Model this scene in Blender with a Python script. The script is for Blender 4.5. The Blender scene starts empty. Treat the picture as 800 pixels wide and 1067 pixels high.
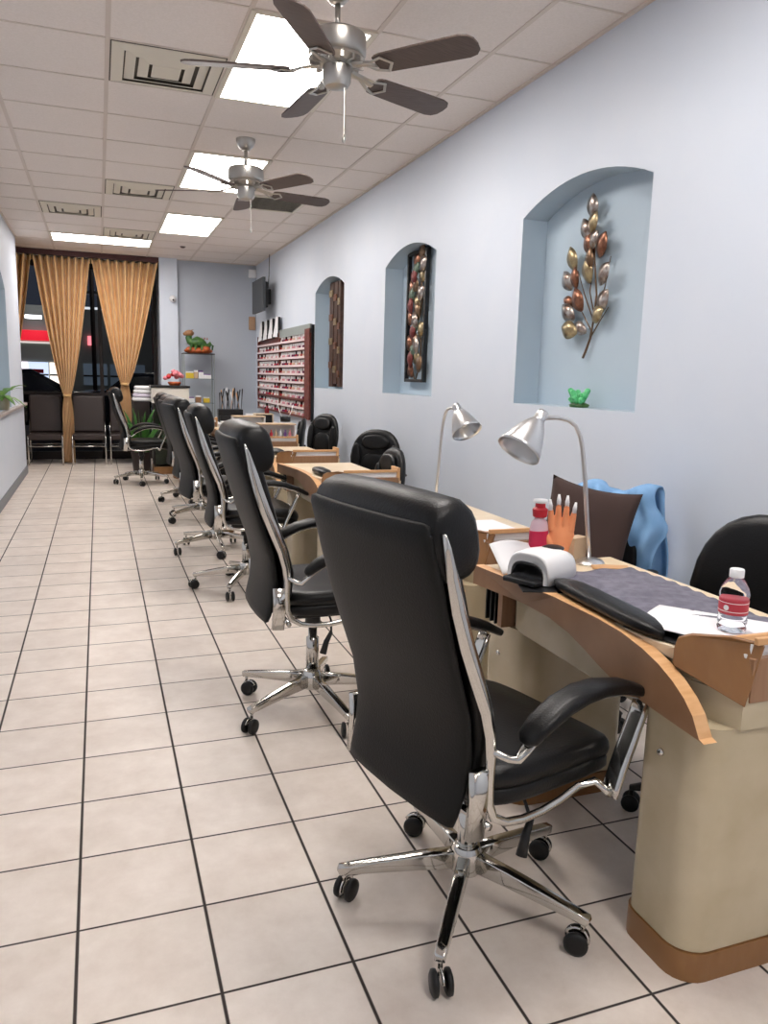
import bpy, bmesh, math, random
from mathutils import Vector, Matrix
random.seed(7)
sc = bpy.context.scene
col = sc.collection
PI = math.pi
def R(d): return math.radians(d)

# ------------------------------------------------------------------ camera
CAMH = 1.3537
FPX, YAW, PIT, ROL = 804.4, .3536, -.1713, .0265
_f = Vector((math.sin(YAW)*math.cos(PIT), math.cos(YAW)*math.cos(PIT), math.sin(PIT)))
_r = Vector((math.cos(YAW), -math.sin(YAW), 0)); _u = _r.cross(_f)
_rt = math.cos(ROL)*_r + math.sin(ROL)*_u
_up = -math.sin(ROL)*_r + math.cos(ROL)*_u
cd = bpy.data.cameras.new('camera'); cam = bpy.data.objects.new('camera', cd); col.objects.link(cam)
cd.sensor_fit = 'HORIZONTAL'; cd.sensor_width = 36; cd.lens = FPX/800*36
cd.clip_start = .02; cd.clip_end = 200
cam.matrix_world = Matrix(((_rt.x,_up.x,-_f.x,0),(_rt.y,_up.y,-_f.y,0),(_rt.z,_up.z,-_f.z,CAMH),(0,0,0,1)))
sc.camera = cam

# ------------------------------------------------------------------ materials
def lin(c):
    return tuple(((v/255)/12.92 if v/255 <= .04045 else ((v/255+.055)/1.055)**2.4) for v in c)
def mat(name, rgb, rough=.5, metal=0, rgb2=None, nscale=20, bump=0, bscale=60, spec=.5, coat=0, trans=0, ior=1.45, aniso=None, alpha=1, sheen=0):
    m = bpy.data.materials.new(name); m.use_nodes = True
    nt = m.node_tree; b = nt.nodes['Principled BSDF']
    b.inputs['Base Color'].default_value = (*lin(rgb), 1)
    b.inputs['Roughness'].default_value = rough; b.inputs['Metallic'].default_value = metal
    b.inputs['Specular IOR Level'].default_value = spec; b.inputs['IOR'].default_value = ior
    b.inputs['Coat Weight'].default_value = coat; b.inputs['Coat Roughness'].default_value = .1
    b.inputs['Transmission Weight'].default_value = trans; b.inputs['Alpha'].default_value = alpha
    b.inputs['Sheen Weight'].default_value = sheen
    tc = nt.nodes.new('ShaderNodeTexCoord')
    if rgb2:
        n = nt.nodes.new('ShaderNodeTexNoise'); n.inputs['Scale'].default_value = nscale; n.inputs['Detail'].default_value = 5
        mp = nt.nodes.new('ShaderNodeMapping')
        if aniso: mp.inputs['Scale'].default_value = aniso
        nt.links.new(tc.outputs['Object'], mp.inputs[0]); nt.links.new(mp.outputs[0], n.inputs['Vector'])
        r = nt.nodes.new('ShaderNodeValToRGB')
        r.color_ramp.elements[0].position = .35; r.color_ramp.elements[1].position = .65
        r.color_ramp.elements[0].color = (*lin(rgb), 1); r.color_ramp.elements[1].color = (*lin(rgb2), 1)
        nt.links.new(n.outputs['Fac'], r.inputs[0]); nt.links.new(r.outputs[0], b.inputs['Base Color'])
    if bump:
        n = nt.nodes.new('ShaderNodeTexNoise'); n.inputs['Scale'].default_value = bscale; n.inputs['Detail'].default_value = 3
        nt.links.new(tc.outputs['Object'], n.inputs['Vector'])
        bp = nt.nodes.new('ShaderNodeBump'); bp.inputs['Strength'].default_value = bump; bp.inputs['Distance'].default_value = .004
        nt.links.new(n.outputs['Fac'], bp.inputs['Height']); nt.links.new(bp.outputs[0], b.inputs['Normal'])
    return m
def emit(name, rgb, s):
    m = bpy.data.materials.new(name); m.use_nodes = True
    b = m.node_tree.nodes['Principled BSDF']
    b.inputs['Base Color'].default_value = (*lin(rgb), 1)
    b.inputs['Emission Color'].default_value = (*lin(rgb), 1); b.inputs['Emission Strength'].default_value = s
    return m

M = {}
M['wall'] = mat('pale blue wall paint', (211,218,229), .5, rgb2=(208,216,228), nscale=3, bump=.05, bscale=250)
M['niche'] = mat('blue niche paint', (180,196,208), .55, rgb2=(177,193,206), nscale=3)
M['backwall'] = mat('grey blue wall paint', (182,189,199), .6, rgb2=(179,186,197), nscale=3)
M['base'] = mat('grey vinyl baseboard', (120,124,130), .5)
M['tbar'] = mat('ceiling grid metal', (214,202,192), .5)
M['ceil'] = mat('ceiling tile', (236,227,221), .9, rgb2=(230,221,214), nscale=90, bump=.2, bscale=200)
M['leather'] = mat('black leather', (11,11,12), .36, bump=.25, bscale=220, spec=.4)
M['leather_back'] = mat('dark grey leather back', (17,17,16), .5, bump=.25, bscale=220, spec=.3)
M['chrome'] = mat('chrome', (205,203,198), .12, 1)
M['brushed'] = mat('brushed nickel', (188,184,178), .3, 1)
M['blackplastic'] = mat('black plastic', (18,18,20), .4)
M['rubber'] = mat('black caster rubber', (14,14,15), .45)
M['wood_face'] = mat('brown wood laminate', (158,120,90), .38, rgb2=(148,110,80), nscale=9, aniso=(8,1,1), coat=.2)
M['wood_edge'] = mat('light maple edging', (222,176,128), .4, rgb2=(208,158,108), nscale=12, aniso=(1,6,1))
M['wood_panel'] = mat('amber wood laminate', (146,104,62), .4, rgb2=(138,96,55), nscale=9, aniso=(4,1,1), coat=.2)
M['cream'] = mat('glossy cream laminate', (200,186,158), .25, rgb2=(188,173,143), nscale=6, coat=.4)
M['top'] = mat('pale maple worktop', (232,214,186), .35, rgb2=(224,202,170), nscale=8)
M['white'] = mat('white plastic', (235,235,236), .3)
M['paper'] = mat('white paper', (240,240,242), .8)
M['lampmetal'] = mat('satin aluminium', (216,216,216), .3, 1)
M['white_in'] = mat('white lamp lining', (240,238,230), .5)
M['blade'] = mat('dark fan blade wood', (100,86,80), .45, rgb2=(86,72,67), nscale=14, aniso=(1,12,1))
M['curtain'] = mat('gold satin curtain', (234,194,136), .38, rgb2=(222,178,118), nscale=5, sheen=.3)
M['towel'] = mat('grey towel', (126,124,136), .95, rgb2=(104,102,116), nscale=30, bump=.6, bscale=300)
M['glass'] = mat('window glass', (255,255,255), .02, trans=1, ior=1.05)
M['shelfglass'] = mat('greenish shelf glass', (215,235,228), .02, trans=1, ior=1.3)
M['darkframe'] = mat('dark bronze frame', (38,28,26), .5)
M['waitleather'] = mat('dark brown leather', (52,42,40), .42, bump=.2, bscale=150)
M['redwood'] = mat('mahogany rack', (120,62,52), .45, rgb2=(92,42,34), nscale=20)
M['strip'] = mat('pale label strip', (225,205,205), .5)
M['greyheader'] = mat('grey green header', (140,148,146), .5)
M['green'] = mat('leaf green', (70,120,50), .5, rgb2=(50,96,38), nscale=20)
M['darkgreen'] = mat('glossy green glaze', (40,84,44), .3, rgb2=(84,120,58), nscale=25)
M['orange'] = mat('orange ceramic', (190,100,50), .4, rgb2=(160,70,36), nscale=30)
M['brownfig'] = mat('tan ceramic', (150,110,76), .5)
M['pink'] = mat('pink', (220,130,140), .6)
M['red'] = mat('red', (190,34,48), .4)
M['handorange'] = mat('orange mannequin skin', (244,158,108), .5)
M['cushionbrown'] = mat('dark brown cushion fabric', (66,50,46), .9, bump=.3, bscale=400)
M['jacket'] = mat('light blue cloth', (138,180,222), .85, rgb2=(124,168,212), nscale=12)
M['soil'] = mat('soil', (50,38,30), .9)
M['stone'] = mat('grey marble ledge', (196,186,182), .35, rgb2=(168,158,156), nscale=14)
M['asphalt'] = mat('night asphalt', (40,40,44), .8)
M['carpaint'] = mat('black car paint', (22,24,28), .2, coat=1)
M['tvgrey'] = mat('dark grey screen casing', (62,66,70), .5)
M['artbrown'] = mat('brown wood slat', (84,56,44), .5, rgb2=(60,40,32), nscale=20)
M['yellow'] = mat('yellow', (220,190,60), .5)
M['purple'] = mat('purple', (120,80,150), .5)
M['blue'] = mat('blue plastic', (60,90,140), .5)
M['water'] = mat('clear bottle plastic', (250,252,255), .05, trans=1, ior=1.2)
M['ventwhite'] = mat('cream vent metal', (222,215,200), .5)
M['ventdark'] = mat('dark duct', (92,86,78), .8)
M['box'] = mat('beige carton', (196,170,140), .7)
M['gun'] = mat('bronze metal', (120,96,76), .35, .9)
M['copper'] = mat('copper leaf', (160,112,88), .34, .8, rgb2=(104,68,54), nscale=30)
M['goldleaf'] = mat('pale gold leaf', (186,170,134), .34, .8, rgb2=(140,120,90), nscale=30)
M['silverleaf'] = mat('silver leaf', (196,190,184), .28, .85, rgb2=(120,96,84), nscale=30)
M['diffuser'] = emit('lit ceiling diffuser', (255,249,244), 11.0)

def floor_mat():
    m = bpy.data.materials.new('beige floor tile'); m.use_nodes = True
    nt = m.node_tree; b = nt.nodes['Principled BSDF']; N = nt.nodes.new; L = nt.links.new
    tc = N('ShaderNodeTexCoord'); sep = N('ShaderNodeSeparateXYZ'); L(tc.outputs['Object'], sep.inputs[0])
    def mth(op, a, bb=None):
        n = N('ShaderNodeMath'); n.operation = op
        for i, v in enumerate((a, bb)):
            if v is None: continue
            if isinstance(v, (int, float)): n.inputs[i].default_value = v
            else: L(v, n.inputs[i])
        return n.outputs[0]
    T = .305
    def edge(o, off):
        u = mth('DIVIDE', mth('SUBTRACT', o, off), T)
        fr = mth('FRACT', mth('ADD', u, 100.0))
        d = mth('MINIMUM', fr, mth('SUBTRACT', 1.0, fr))
        return d, mth('FLOOR', u)
    dx, ix = edge(sep.outputs['X'], -.094); dy, iy = edge(sep.outputs['Y'], 1.831)
    dm = mth('MINIMUM', dx, mth('MULTIPLY', dy, 1.25))
    g = N('ShaderNodeMapRange'); L(dm, g.inputs[0])
    g.inputs[1].default_value = .009; g.inputs[2].default_value = .017
    cmb = N('ShaderNodeCombineXYZ'); L(ix, cmb.inputs[0]); L(iy, cmb.inputs[1])
    wn = N('ShaderNodeTexWhiteNoise'); L(cmb.outputs[0], wn.inputs['Vector'])
    n1 = N('ShaderNodeTexNoise'); n1.inputs['Scale'].default_value = 7; n1.inputs['Detail'].default_value = 8; n1.inputs['Roughness'].default_value = .65
    add = N('ShaderNodeVectorMath'); add.operation = 'MULTIPLY_ADD'
    L(cmb.outputs[0], add.inputs[0]); add.inputs[1].default_value = (3.7, 5.3, 0); L(tc.outputs['Object'], add.inputs[2])
    L(add.outputs[0], n1.inputs['Vector'])
    r = N('ShaderNodeValToRGB'); e = r.color_ramp.elements
    e[0].position = .3; e[0].color = (*lin((214,200,188)), 1); e[1].position = .7; e[1].color = (*lin((235,224,214)), 1)
    L(n1.outputs['Fac'], r.inputs[0])
    hs = N('ShaderNodeHueSaturation'); L(r.outputs[0], hs.inputs['Color'])
    mr = N('ShaderNodeMapRange'); L(wn.outputs['Value'], mr.inputs[0]); mr.inputs[3].default_value = .95; mr.inputs[4].default_value = 1.04
    L(mr.outputs[0], hs.inputs['Value'])
    mx = N('ShaderNodeMix'); mx.data_type = 'RGBA'; L(g.outputs[0], mx.inputs['Factor'])
    mx.inputs['A'].default_value = (*lin((52,44,40)), 1); L(hs.outputs[0], mx.inputs['B'])
    L(mx.outputs['Result'], b.inputs['Base Color'])
    rr = N('ShaderNodeMapRange'); L(g.outputs[0], rr.inputs[0]); rr.inputs[3].default_value = .8; rr.inputs[4].default_value = .36
    L(rr.outputs[0], b.inputs['Roughness'])
    bp = N('ShaderNodeBump'); bp.inputs['Strength'].default_value = .5; bp.inputs['Distance'].default_value = .003
    L(g.outputs[0], bp.inputs['Height']); L(bp.outputs[0], b.inputs['Normal'])
    return m
M['floor'] = floor_mat()

# ------------------------------------------------------------------ mesh helpers
class MB:
    def __init__(s): s.v = []; s.f = []
    def add(s, vs, fs):
        o = len(s.v); s.v += [tuple(v) for v in vs]; s.f += [tuple(i+o for i in f) for f in fs]; return s
    def box(s, x0, x1, y0, y1, z0, z1, rot=0, c=None):
        vs = [Vector((x, y, z)) for z in (z0, z1) for y in (y0, y1) for x in (x0, x1)]
        if rot:
            c = Vector(c) if c else Vector(((x0+x1)/2, (y0+y1)/2, 0)); Rm = Matrix.Rotation(rot, 3, 'Z')
            vs = [Rm @ (v-c) + c for v in vs]
        return s.add(vs, [(0,2,3,1),(4,5,7,6),(0,1,5,4),(2,6,7,3),(0,4,6,2),(1,3,7,5)])
    def prism(s, pts, vec):          # planar polygon extruded along vec
        n = len(pts); a = [Vector(p) for p in pts]; v = Vector(vec)
        s.add(a+[p+v for p in a], [tuple(range(n)), tuple(range(2*n-1, n-1, -1))] + [(i, i+n, (i+1) % n+n, (i+1) % n) for i in range(n)])
        return s
    def loft(s, rings, cap=True, closed=False):
        n = len(rings[0]); vs = [p for r in rings for p in r]; fs = []
        m = len(rings)
        for k in range(m-1 if not closed else m):
            k2 = (k+1) % m
            for i in range(n):
                j = (i+1) % n
                fs.append((k*n+i, k*n+j, k2*n+j, k2*n+i))
        if cap and not closed:
            fs += [tuple(range(n-1, -1, -1)), tuple(range((m-1)*n, m*n))]
        return s.add(vs, fs)
    def lathe(s, prof, seg=24, c=(0,0,0), axis=None):
        rings = []
        for r, z in prof:
            rings.append([Vector((r*math.cos(2*PI*i/seg), r*math.sin(2*PI*i/seg), z)) for i in range(seg)])
        q = Vector((0,0,1)).rotation_difference(Vector(axis).normalized()) if axis else None
        c = Vector(c)
        rings = [[((q @ p) if q else p)+c for p in rg] for rg in rings]
        return s.loft(rings)
    def sweep(s, path, a, b=None, seg=10, up=(0,0,1), e=2.0, cap=True):   # a,b half sizes: number or list, superellipse exponent e
        P = [Vector(p) for p in path]; n = len(P)
        A = a if isinstance(a, (list, tuple)) else [a]*n
        B = (b if isinstance(b, (list, tuple)) else [b if b else None]*n)
        rings = []; up = Vector(up).normalized(); prev = None
        for k in range(n):
            t = (P[min(k+1, n-1)]-P[max(k-1, 0)]).normalized()
            side = t.cross(up)
            if side.length < .05: side = prev if prev else t.orthogonal()
            side = (side - t*side.dot(t)).normalized()
            if prev and side.dot(prev) < 0: side = -side
            prev = side
            w = side.cross(t).normalized()
            aa = A[k]; bb = B[k] if B[k] else aa
            rg = []
            for i in range(seg):
                th = 2*PI*i/seg; c_, s_ = math.cos(th), math.sin(th)
                rg.append(P[k] + side*(aa*math.copysign(abs(c_)**(2/e), c_)) + w*(bb*math.copysign(abs(s_)**(2/e), s_)))
            rings.append(rg)
        return s.loft(rings, cap)
    def ell(s, c, r, seg=16, rings=8, e=2.0):
        rg = []
        for k in range(rings+1):
            ph = -PI/2+PI*k/rings; cp = max(math.cos(ph), .02)
            rg.append([Vector((c[0]+r[0]*cp*math.cos(2*PI*i/seg), c[1]+r[1]*cp*math.sin(2*PI*i/seg), c[2]+r[2]*math.sin(ph))) for i in range(seg)])
        return s.loft(rg)
    def grid(s, nx, ny, fn, thick=None):
        vs = [Vector(fn(i/nx, j/ny)) for j in range(ny+1) for i in range(nx+1)]
        return s.add(vs, [(j*(nx+1)+i, j*(nx+1)+i+1, (j+1)*(nx+1)+i+1, (j+1)*(nx+1)+i) for j in range(ny) for i in range(nx)])
    def xf(s, mtx): s.v = [tuple(mtx @ Vector(v)) for v in s.v]; return s
    def build(s, name, m, parent=None, smooth=False, bevel=0, bseg=2, sub=0, solid=0, mats=None, fm=None, loc=None):
        me = bpy.data.meshes.new(name); me.from_pydata(s.v, [], s.f)
        bm = bmesh.new(); bm.from_mesh(me); bmesh.ops.recalc_face_normals(bm, faces=bm.faces); bm.to_mesh(me); bm.free()
        for mm in (mats or [m]): me.materials.append(mm)
        if fm: me.polygons.foreach_set('material_index', fm)
        if smooth: me.polygons.foreach_set('use_smooth', [True]*len(me.polygons))
        o = bpy.data.objects.new(name, me); col.objects.link(o)
        if parent: o.parent = parent
        if loc: o.location = loc
        if solid: md = o.modifiers.new('solid', 'SOLIDIFY'); md.thickness = solid; md.offset = 0
        if bevel:
            md = o.modifiers.new('bevel', 'BEVEL'); md.width = bevel; md.segments = bseg; md.limit_method = 'ANGLE'; md.angle_limit = R(38)
        if sub: md = o.modifiers.new('sub', 'SUBSURF'); md.levels = sub; md.render_levels = sub
        return o
def smooth_by_angle(o, deg=40):
    me = o.data
    me.polygons.foreach_set('use_smooth', [True]*len(me.polygons))
    bm = bmesh.new(); bm.from_mesh(me)
    for e in bm.edges:
        if len(e.link_faces) == 2 and e.calc_face_angle(0) > R(deg): e.smooth = False
    bm.to_mesh(me); bm.free(); return o
def tag(o, label=None, cat=None, group=None, kind=None):
    if label: o['label'] = label
    if cat: o['category'] = cat
    if group: o['group'] = group
    if kind: o['kind'] = kind
    return o
def thing(name, label, cat, loc=(0,0,0), rz=0, group=None):
    o = bpy.data.objects.new(name, None); o.empty_display_size = .1; col.objects.link(o)
    o.location = loc; o.rotation_euler = (0, 0, rz); return tag(o, label, cat, group)
KIDS = {}
def children(o): return [c for c in bpy.data.objects if c.parent == o]
def copy_tree(o, parent=None):
    c = o.copy(); col.objects.link(c); c.parent = parent
    for ch in children(o): copy_tree(ch, c)
    return c
def dup(o, loc, rz, label, group=None):
    c = copy_tree(o); c.location = loc; c.rotation_euler = (0, 0, rz); c['label'] = label
    if group: c['group'] = group
    return c
def struct(name, mb, m, **k): return tag(mb.build(name, m, **k), kind='structure')
def arc(c, r, a0, a1, n): return [(c[0]+r*math.cos(a0+(a1-a0)*i/n), c[1]+r*math.sin(a0+(a1-a0)*i/n)) for i in range(n+1)]
def rrect(x0, x1, y0, y1, r, n=6):
    rr = r if isinstance(r, (list, tuple)) else (r,)*4
    out = []
    for (cx, cy, a, q) in ((x0, y0, PI, rr[0]), (x1, y0, 1.5*PI, rr[1]), (x1, y1, 0, rr[2]), (x0, y1, .5*PI, rr[3])):
        sx = 1 if cx == x0 else -1; sy = 1 if cy == y0 else -1
        out += arc((cx+sx*q, cy+sy*q), q, a, a+PI/2, n) if q > 0 else [(cx, cy)]
    return out

# ------------------------------------------------------------------ the room
H = 2.995; XR = 2.30; XL = -.93; YB = 12.12; YF = -2.6; ND = .16
NI = [(2.955, 4.07), (5.29, 6.35), (7.53, 8.62)]; SILL = 1.23; SPR = 2.268; APX = 2.385
def arch_pts(y0, y1, spr=SPR, apx=APX, n=16):
    w = (y1-y0)/2; s_ = apx-spr; r = (w*w+s_*s_)/(2*s_); cz = apx-r; cy = (y0+y1)/2; a = math.asin(w/r)
    return [(cy-r*math.sin(a-2*a*i/n), cz+r*math.cos(a-2*a*i/n)) for i in range(n+1)]
def wall_with_niches(name, X, nis, y0, y1, sgn, m, sill, spr, apx):
    mb = MB(); nb = MB(); prev = y0
    def quad(B, pts): B.add(pts, [tuple(range(len(pts)))])
    for a, b in nis:
        quad(mb, [(X,prev,0),(X,a,0),(X,a,H),(X,prev,H)])
        quad(mb, [(X,a,0),(X,b,0),(X,b,sill),(X,a,sill)])
        ap = arch_pts(a, b, spr, apx); D = X+sgn*ND
        for p, q in zip(ap[:-1], ap[1:]):
            quad(mb, [(X,p[0],p[1]),(X,q[0],q[1]),(X,q[0],H),(X,p[0],H)])
            quad(nb, [(X,p[0],p[1]),(X,q[0],q[1]),(D,q[0],q[1]),(D,p[0],p[1])])
            quad(nb, [(D,p[0],p[1]),(D,q[0],q[1]),(D,q[0],sill),(D,p[0],sill)])
        quad(nb, [(X,a,sill),(X,a,spr),(D,a,spr),(D,a,sill)]); quad(nb, [(X,b,sill),(X,b,spr),(D,b,spr),(D,b,sill)])
        quad(nb, [(X,a,sill),(X,b,sill),(D,b,sill),(D,a,sill)])
        prev = b
    quad(mb, [(X,prev,0),(X,y1,0),(X,y1,H),(X,prev,H)])
    o = X+sgn*(ND+.06)
    mb.add([(o,y0,0),(o,y1,0),(o,y1,H),(o,y0,H)], [(0,1,2,3)])
    quad(mb, [(X,y1,0),(o,y1,0),(o,y1,H),(X,y1,H)]); quad(mb, [(X,y0,0),(o,y0,0),(o,y0,H),(X,y0,H)])
    nf = len(mb.f); off = len(mb.v)
    mb.add(nb.v, nb.f)
    return tag(mb.build(name, None, mats=[m, M['niche']], fm=[0]*nf+[1]*len(nb.f)), kind='structure')
struct('floor', MB().box(-3.2, 3.2, YF-.2, 13.0, -.1, 0), M['floor'])
wall_with_niches('wall_right', XR, NI, YF, YB, 1, M['wall'], SILL, SPR, APX)
wall_with_niches('wall_left', XL, [(8.15, 9.62)], YF, 11.15, -1, M['wall'], .93, 2.2, 2.42)
struct('wall_front', MB().box(XL-.3, XR+.3, YF-.12, YF, 0, H), M['wall'])
struct('wall_back', MB().box(1.13, XR+.22, YB, YB+.15, 0, H), M['backwall'])
struct('wall_column', MB().box(.875, 1.13, YB-.06, 12.95, 0, H), M['wall'])
struct('wall_alcove', MB().box(-3.1, -3.0, 11.0, 12.95, 0, H).box(-3.1, XL-.22, 10.9, 11.02, 0, H), M['wall'])
struct('baseboard_left', MB().box(XL, XL+.012, YF, 11.162, 0, .10).box(XL-.2, XL+.012, 11.15, 11.162, 0, .10), M['base'])
struct('baseboard_right', MB().box(XR-.012, XR, YF, YB, 0, .10), M['base'])
struct('ceiling', MB().box(-3.2, 2.6, YF-.2, 13.0, H, H+.1), M['ceil'])
GX = .0999; GY = 4.437; T6 = .61
g = MB()
k = -6
xs = [GX+T6*i for i in range(-6, 4)]; ys = [GY+T6*i for i in range(-11, 14)]
for x in xs: g.box(x-.012, x+.012, YF, 12.95, H-.004, H+.001)
for y in ys: g.box(-3.1, XR, y-.007, y+.007, H-.003, H+.001)
g.box(XR-.02, XR, YF, YB, H-.012, H).box(XL, XL+.02, YF, 11.15, H-.012, H).box(1.13, XR, YB-.02, YB, H-.012, H)
struct('trim_1', g, M['tbar'])
struct('wall_header', MB().box(-3.0, .875, 12.08, 12.14, 2.925, H), mat('plum valance board', (74,40,40), .5))

# window
wf = MB()
wf.box(-3.0, .875, 12.80, 12.90, 0, .12).box(-3.0, .875, 12.80, 12.90, 2.85, H)
for x in (-3.0, -1.55, 0.02, .82): wf.box(x, x+.055, 12.80, 12.90, 0, H)
wf.box(-3.0, .875, 12.81, 12.89, .98, 1.02)
w = struct('window_1', wf, M['darkframe'])
gl = MB().box(-3.0, .875, 12.845, 12.855, .1, 2.9).build('window_pane', M['glass'], w)

# outside: night street
tag(MB().box(-30, 30, 13.0, 60, -.14, -.06).build('parking_lot', M['asphalt']), kind='structure')
sf = thing('shop_building', 'low shop building across the dark car park with a red sign band and lit windows', 'building', (-6, 30, -.06))
MB().box(-14, 30, 0, 6, 0, 3.6).build('wall', mat('pale facade', (150,152,146), .8), sf)
MB().box(3.2, 4.95, -.2, 0, 2.40, 2.74).build('sign_band', emit('lit red sign', (214,30,48), .55), sf)
MB().box(3.2, 4.95, -.12, 0, 2.30, 2.36).build('sign_soffit', emit('lit soffit', (220,220,214), .5), sf)
MB().box(3.75, 4.25, -.9, -.6, 3.1, 3.2).build('canopy_tube', emit('fluorescent tube', (235,240,245), 5), sf)
MB().box(5.5, 6.4, -.9, -.6, 3.5, 3.56).build('canopy_tube', emit('dim fluorescent tube', (200,205,212), .7), sf)
MB().box(5.5, 6.4, -.9, -.6, 4.0, 4.1).build('roof_fascia', mat('grey fascia', (120,122,126), .6), sf)
MB().box(5.68, 5.84, -.1, 0, 2.3, 2.62).build('small_sign', emit('pink lit sign', (235,120,130), .9), sf)
for i, (x0, x1, e_, c_) in enumerate(((3.2,3.7,1.1,(235,225,240)),(3.72,4.35,.7,(200,215,240)),(4.4,4.95,.9,(245,235,225)),(5.5,6.3,.06,(150,170,190)),(6.4,7.6,.04,(150,170,190)))):
    f_ = MB().box(x0, x1, -.06, 0, .9, 1.66).build('window', emit('lit shop window', c_, e_), sf)
    MB().box(x0, x1, -.1, -.061, 1.2, 1.26).build('window_bar', M['darkframe'], f_)
MB().box(3.78, 4.2, -.12, -.065, 1.28, 1.42).build('window_sign', M['red'], sf)
def car(x, y, rz, label):
    t = thing('car', label, 'car', (x, y, -.06), rz, 'cars parked outside the window')
    prof = [(-2.1,.35),(-2.15,.75),(-1.9,.92),(-1.0,.98),(-.5,1.38),(.6,1.42),(1.35,1.0),(2.0,.95),(2.15,.6),(2.1,.35)]
    o = MB().prism([(a, -.85, b) for a, b in prof], (0, 1.7, 0)).build('body', M['carpaint'], t, bevel=.08, bseg=3)
    MB().prism([(a, -.86, b) for a, b in [(-.85,1.0),(-.45,1.3),(.55,1.34),(1.1,1.02)]], (0, 1.72, 0)).build('side_window', mat('car glass', (50,54,60), .1), t)
    for a in (-1.35, 1.35):
        for s_ in (-1, 1):
            wv = MB().lathe([(.05,-.1),(.3,-.1),(.33,-.06),(.33,.06),(.3,.1),(.05,.1)], 24, (a, s_*.8, .33), (0,1,0)).build('wheel', M['rubber'], t)
            MB().lathe([(.01,-.12),(.19,-.11),(.19,.11),(.01,.12)], 12, (a, s_*.8, .33), (0,1,0)).build('rim', M['brushed'], wv)
    for s_ in (-1, 1): MB().box(-2.17, -2.1, s_*.6-.14, s_*.6+.14, .66, .78).build('tail_lamp', M['red'], t)
    return t
car(-1.9, 17.0, R(8), 'black car parked outside behind the leftmost waiting chair')
car(1.2, 19.5, R(-5), 'black car parked outside beyond the middle of the window')
def streetlight(x, y, z, label):
    t = thing('street_lamp', label, 'street lamp', (x, y, 0))
    MB().sweep([(0,0,-.06),(0,0,z),(0,-.2,z+.1),(0,-.5,z+.12)], .06, seg=8).build('pole', M['darkframe'], t)
    MB().box(-.22, .22, -1.0, -.5, z+.05, z+.14).build('lamp_head', emit('street lamp glow', (255,250,240), 9), t)
streetlight(-.1, 24, 5.2, 'white street lamp seen high between the two curtains')
streetlight(1.55, 24, 4.2, 'lower white street lamp beside the window column')

# ------------------------------------------------------------------ ceiling lights and vents
def light(x0, y0, x1, y1, label):
    t = thing('ceiling_light', label, 'ceiling light', ((x0+x1)/2, (y0+y1)/2, H-.012), 0, 'recessed ceiling lights')
    hx, hy = (x1-x0)/2, (y1-y0)/2
    fr = MB()
    for a in ((-hx, hx, -hy, -hy+.03), (-hx, hx, hy-.03, hy), (-hx, -hx+.03, -hy+.03, hy-.03), (hx-.03, hx, -hy+.03, hy-.03)): fr.box(*a, 0, .011)
    fr.build('frame', M['ventwhite'], t)
    MB().box(-hx+.03, hx-.03, -hy+.03, hy-.03, .003, .010).build('diffuser', M['diffuser'], t)
a_, b_ = GX+T6, GX+2*T6
light(a_, 3.827, b_, 5.047, 'large lit ceiling panel behind the blades of the nearer ceiling fan')
light(a_, 6.267, b_, 7.487, 'lit ceiling panel behind the farther ceiling fan')
light(a_, 8.707, b_, 9.927, 'lit square-looking ceiling panel beyond the farther fan')
light(GX-T6, 10.537, GX+T6, 11.147, 'long lit ceiling panel just in front of the gold curtains')
light(a_, -1.053, b_, .167, 'added unseen ceiling panel behind the viewer, brightening the foreground')  # out-of-view panel added to lift the dark near floor and desk
light(a_, 1.387, b_, 2.607, 'lit ceiling panel above the nearest black chair, overhead of the viewer')
def vent(x0, y0, w_, d_, label):
    t = thing('ceiling_vent', label, 'air vent', (x0+w_/2, y0+d_/2, H-.012), 0)
    MB().box(-w_/2+.01, w_/2-.01, -d_/2+.01, d_/2-.01, .009, .011).build('duct_opening', M['ventdark'], t)
    for i in range(4):
        a = w_/2-.02-.07*i; b = d_/2-.02-.065*i; u = .062 if i == 0 else .052; z = .0 - .003*i
        if i == 3:
            MB().box(-a, a, -b, b, z, z+.008).build('centre_plate', M['ventwhite'], t, bevel=.003)
        else:
            r1 = [(-a,-b),(a,-b),(a,b),(-a,b)]; r2 = [(-a+u,-b+u),(a-u,-b+u),(a-u,b-u),(-a+u,b-u)]
            vs = [(x,y,.008) for x, y in r1]+[(x,y,z-.004) for x, y in r2]
            MB().add(vs, [(j, (j+1) % 4, (j+1) % 4+4, j+4) for j in range(4)]).build('louvre', M['ventwhite'], t, solid=.003)
vent(GX, 4.437, .61, .61, 'square cream ceiling vent beside the nearest lit panel')
vent(GX, 7.487, .61, .61, 'cream ceiling vent left of the farther fan')
vent(GX-T6, 8.707, .61, .61, 'cream ceiling vent leftmost, before the long lit panel')
vent(GX, 9.927, .61, .61, 'cream ceiling vent directly before the curtain-side lit panel')
t = thing('return_grille', 'grey slatted return air grille behind the farther fan blades', 'air vent', (GX+2*T6+.305, 7.79, H-.014))
MB().box(-.29, .29, -.29, .29, .010, .012).build('duct_opening', M['ventdark'], t)
fr = MB()
for a in ((-.3,.3,-.3,-.27),(-.3,.3,.27,.3),(-.3,-.27,-.27,.27),(.27,.3,-.27,.27)): fr.box(*a, 0, .01)
fr.build('frame', M['ventwhite'], t)
for i in range(12):
    y = -.25+.045*i
    MB().add([(-.27,y,.001),(.27,y,.001),(.27,y+.03,.010),(-.27,y+.03,.010)], [(0,1,2,3)]).build('slat', M['ventwhite'], t, solid=.002)
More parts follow.
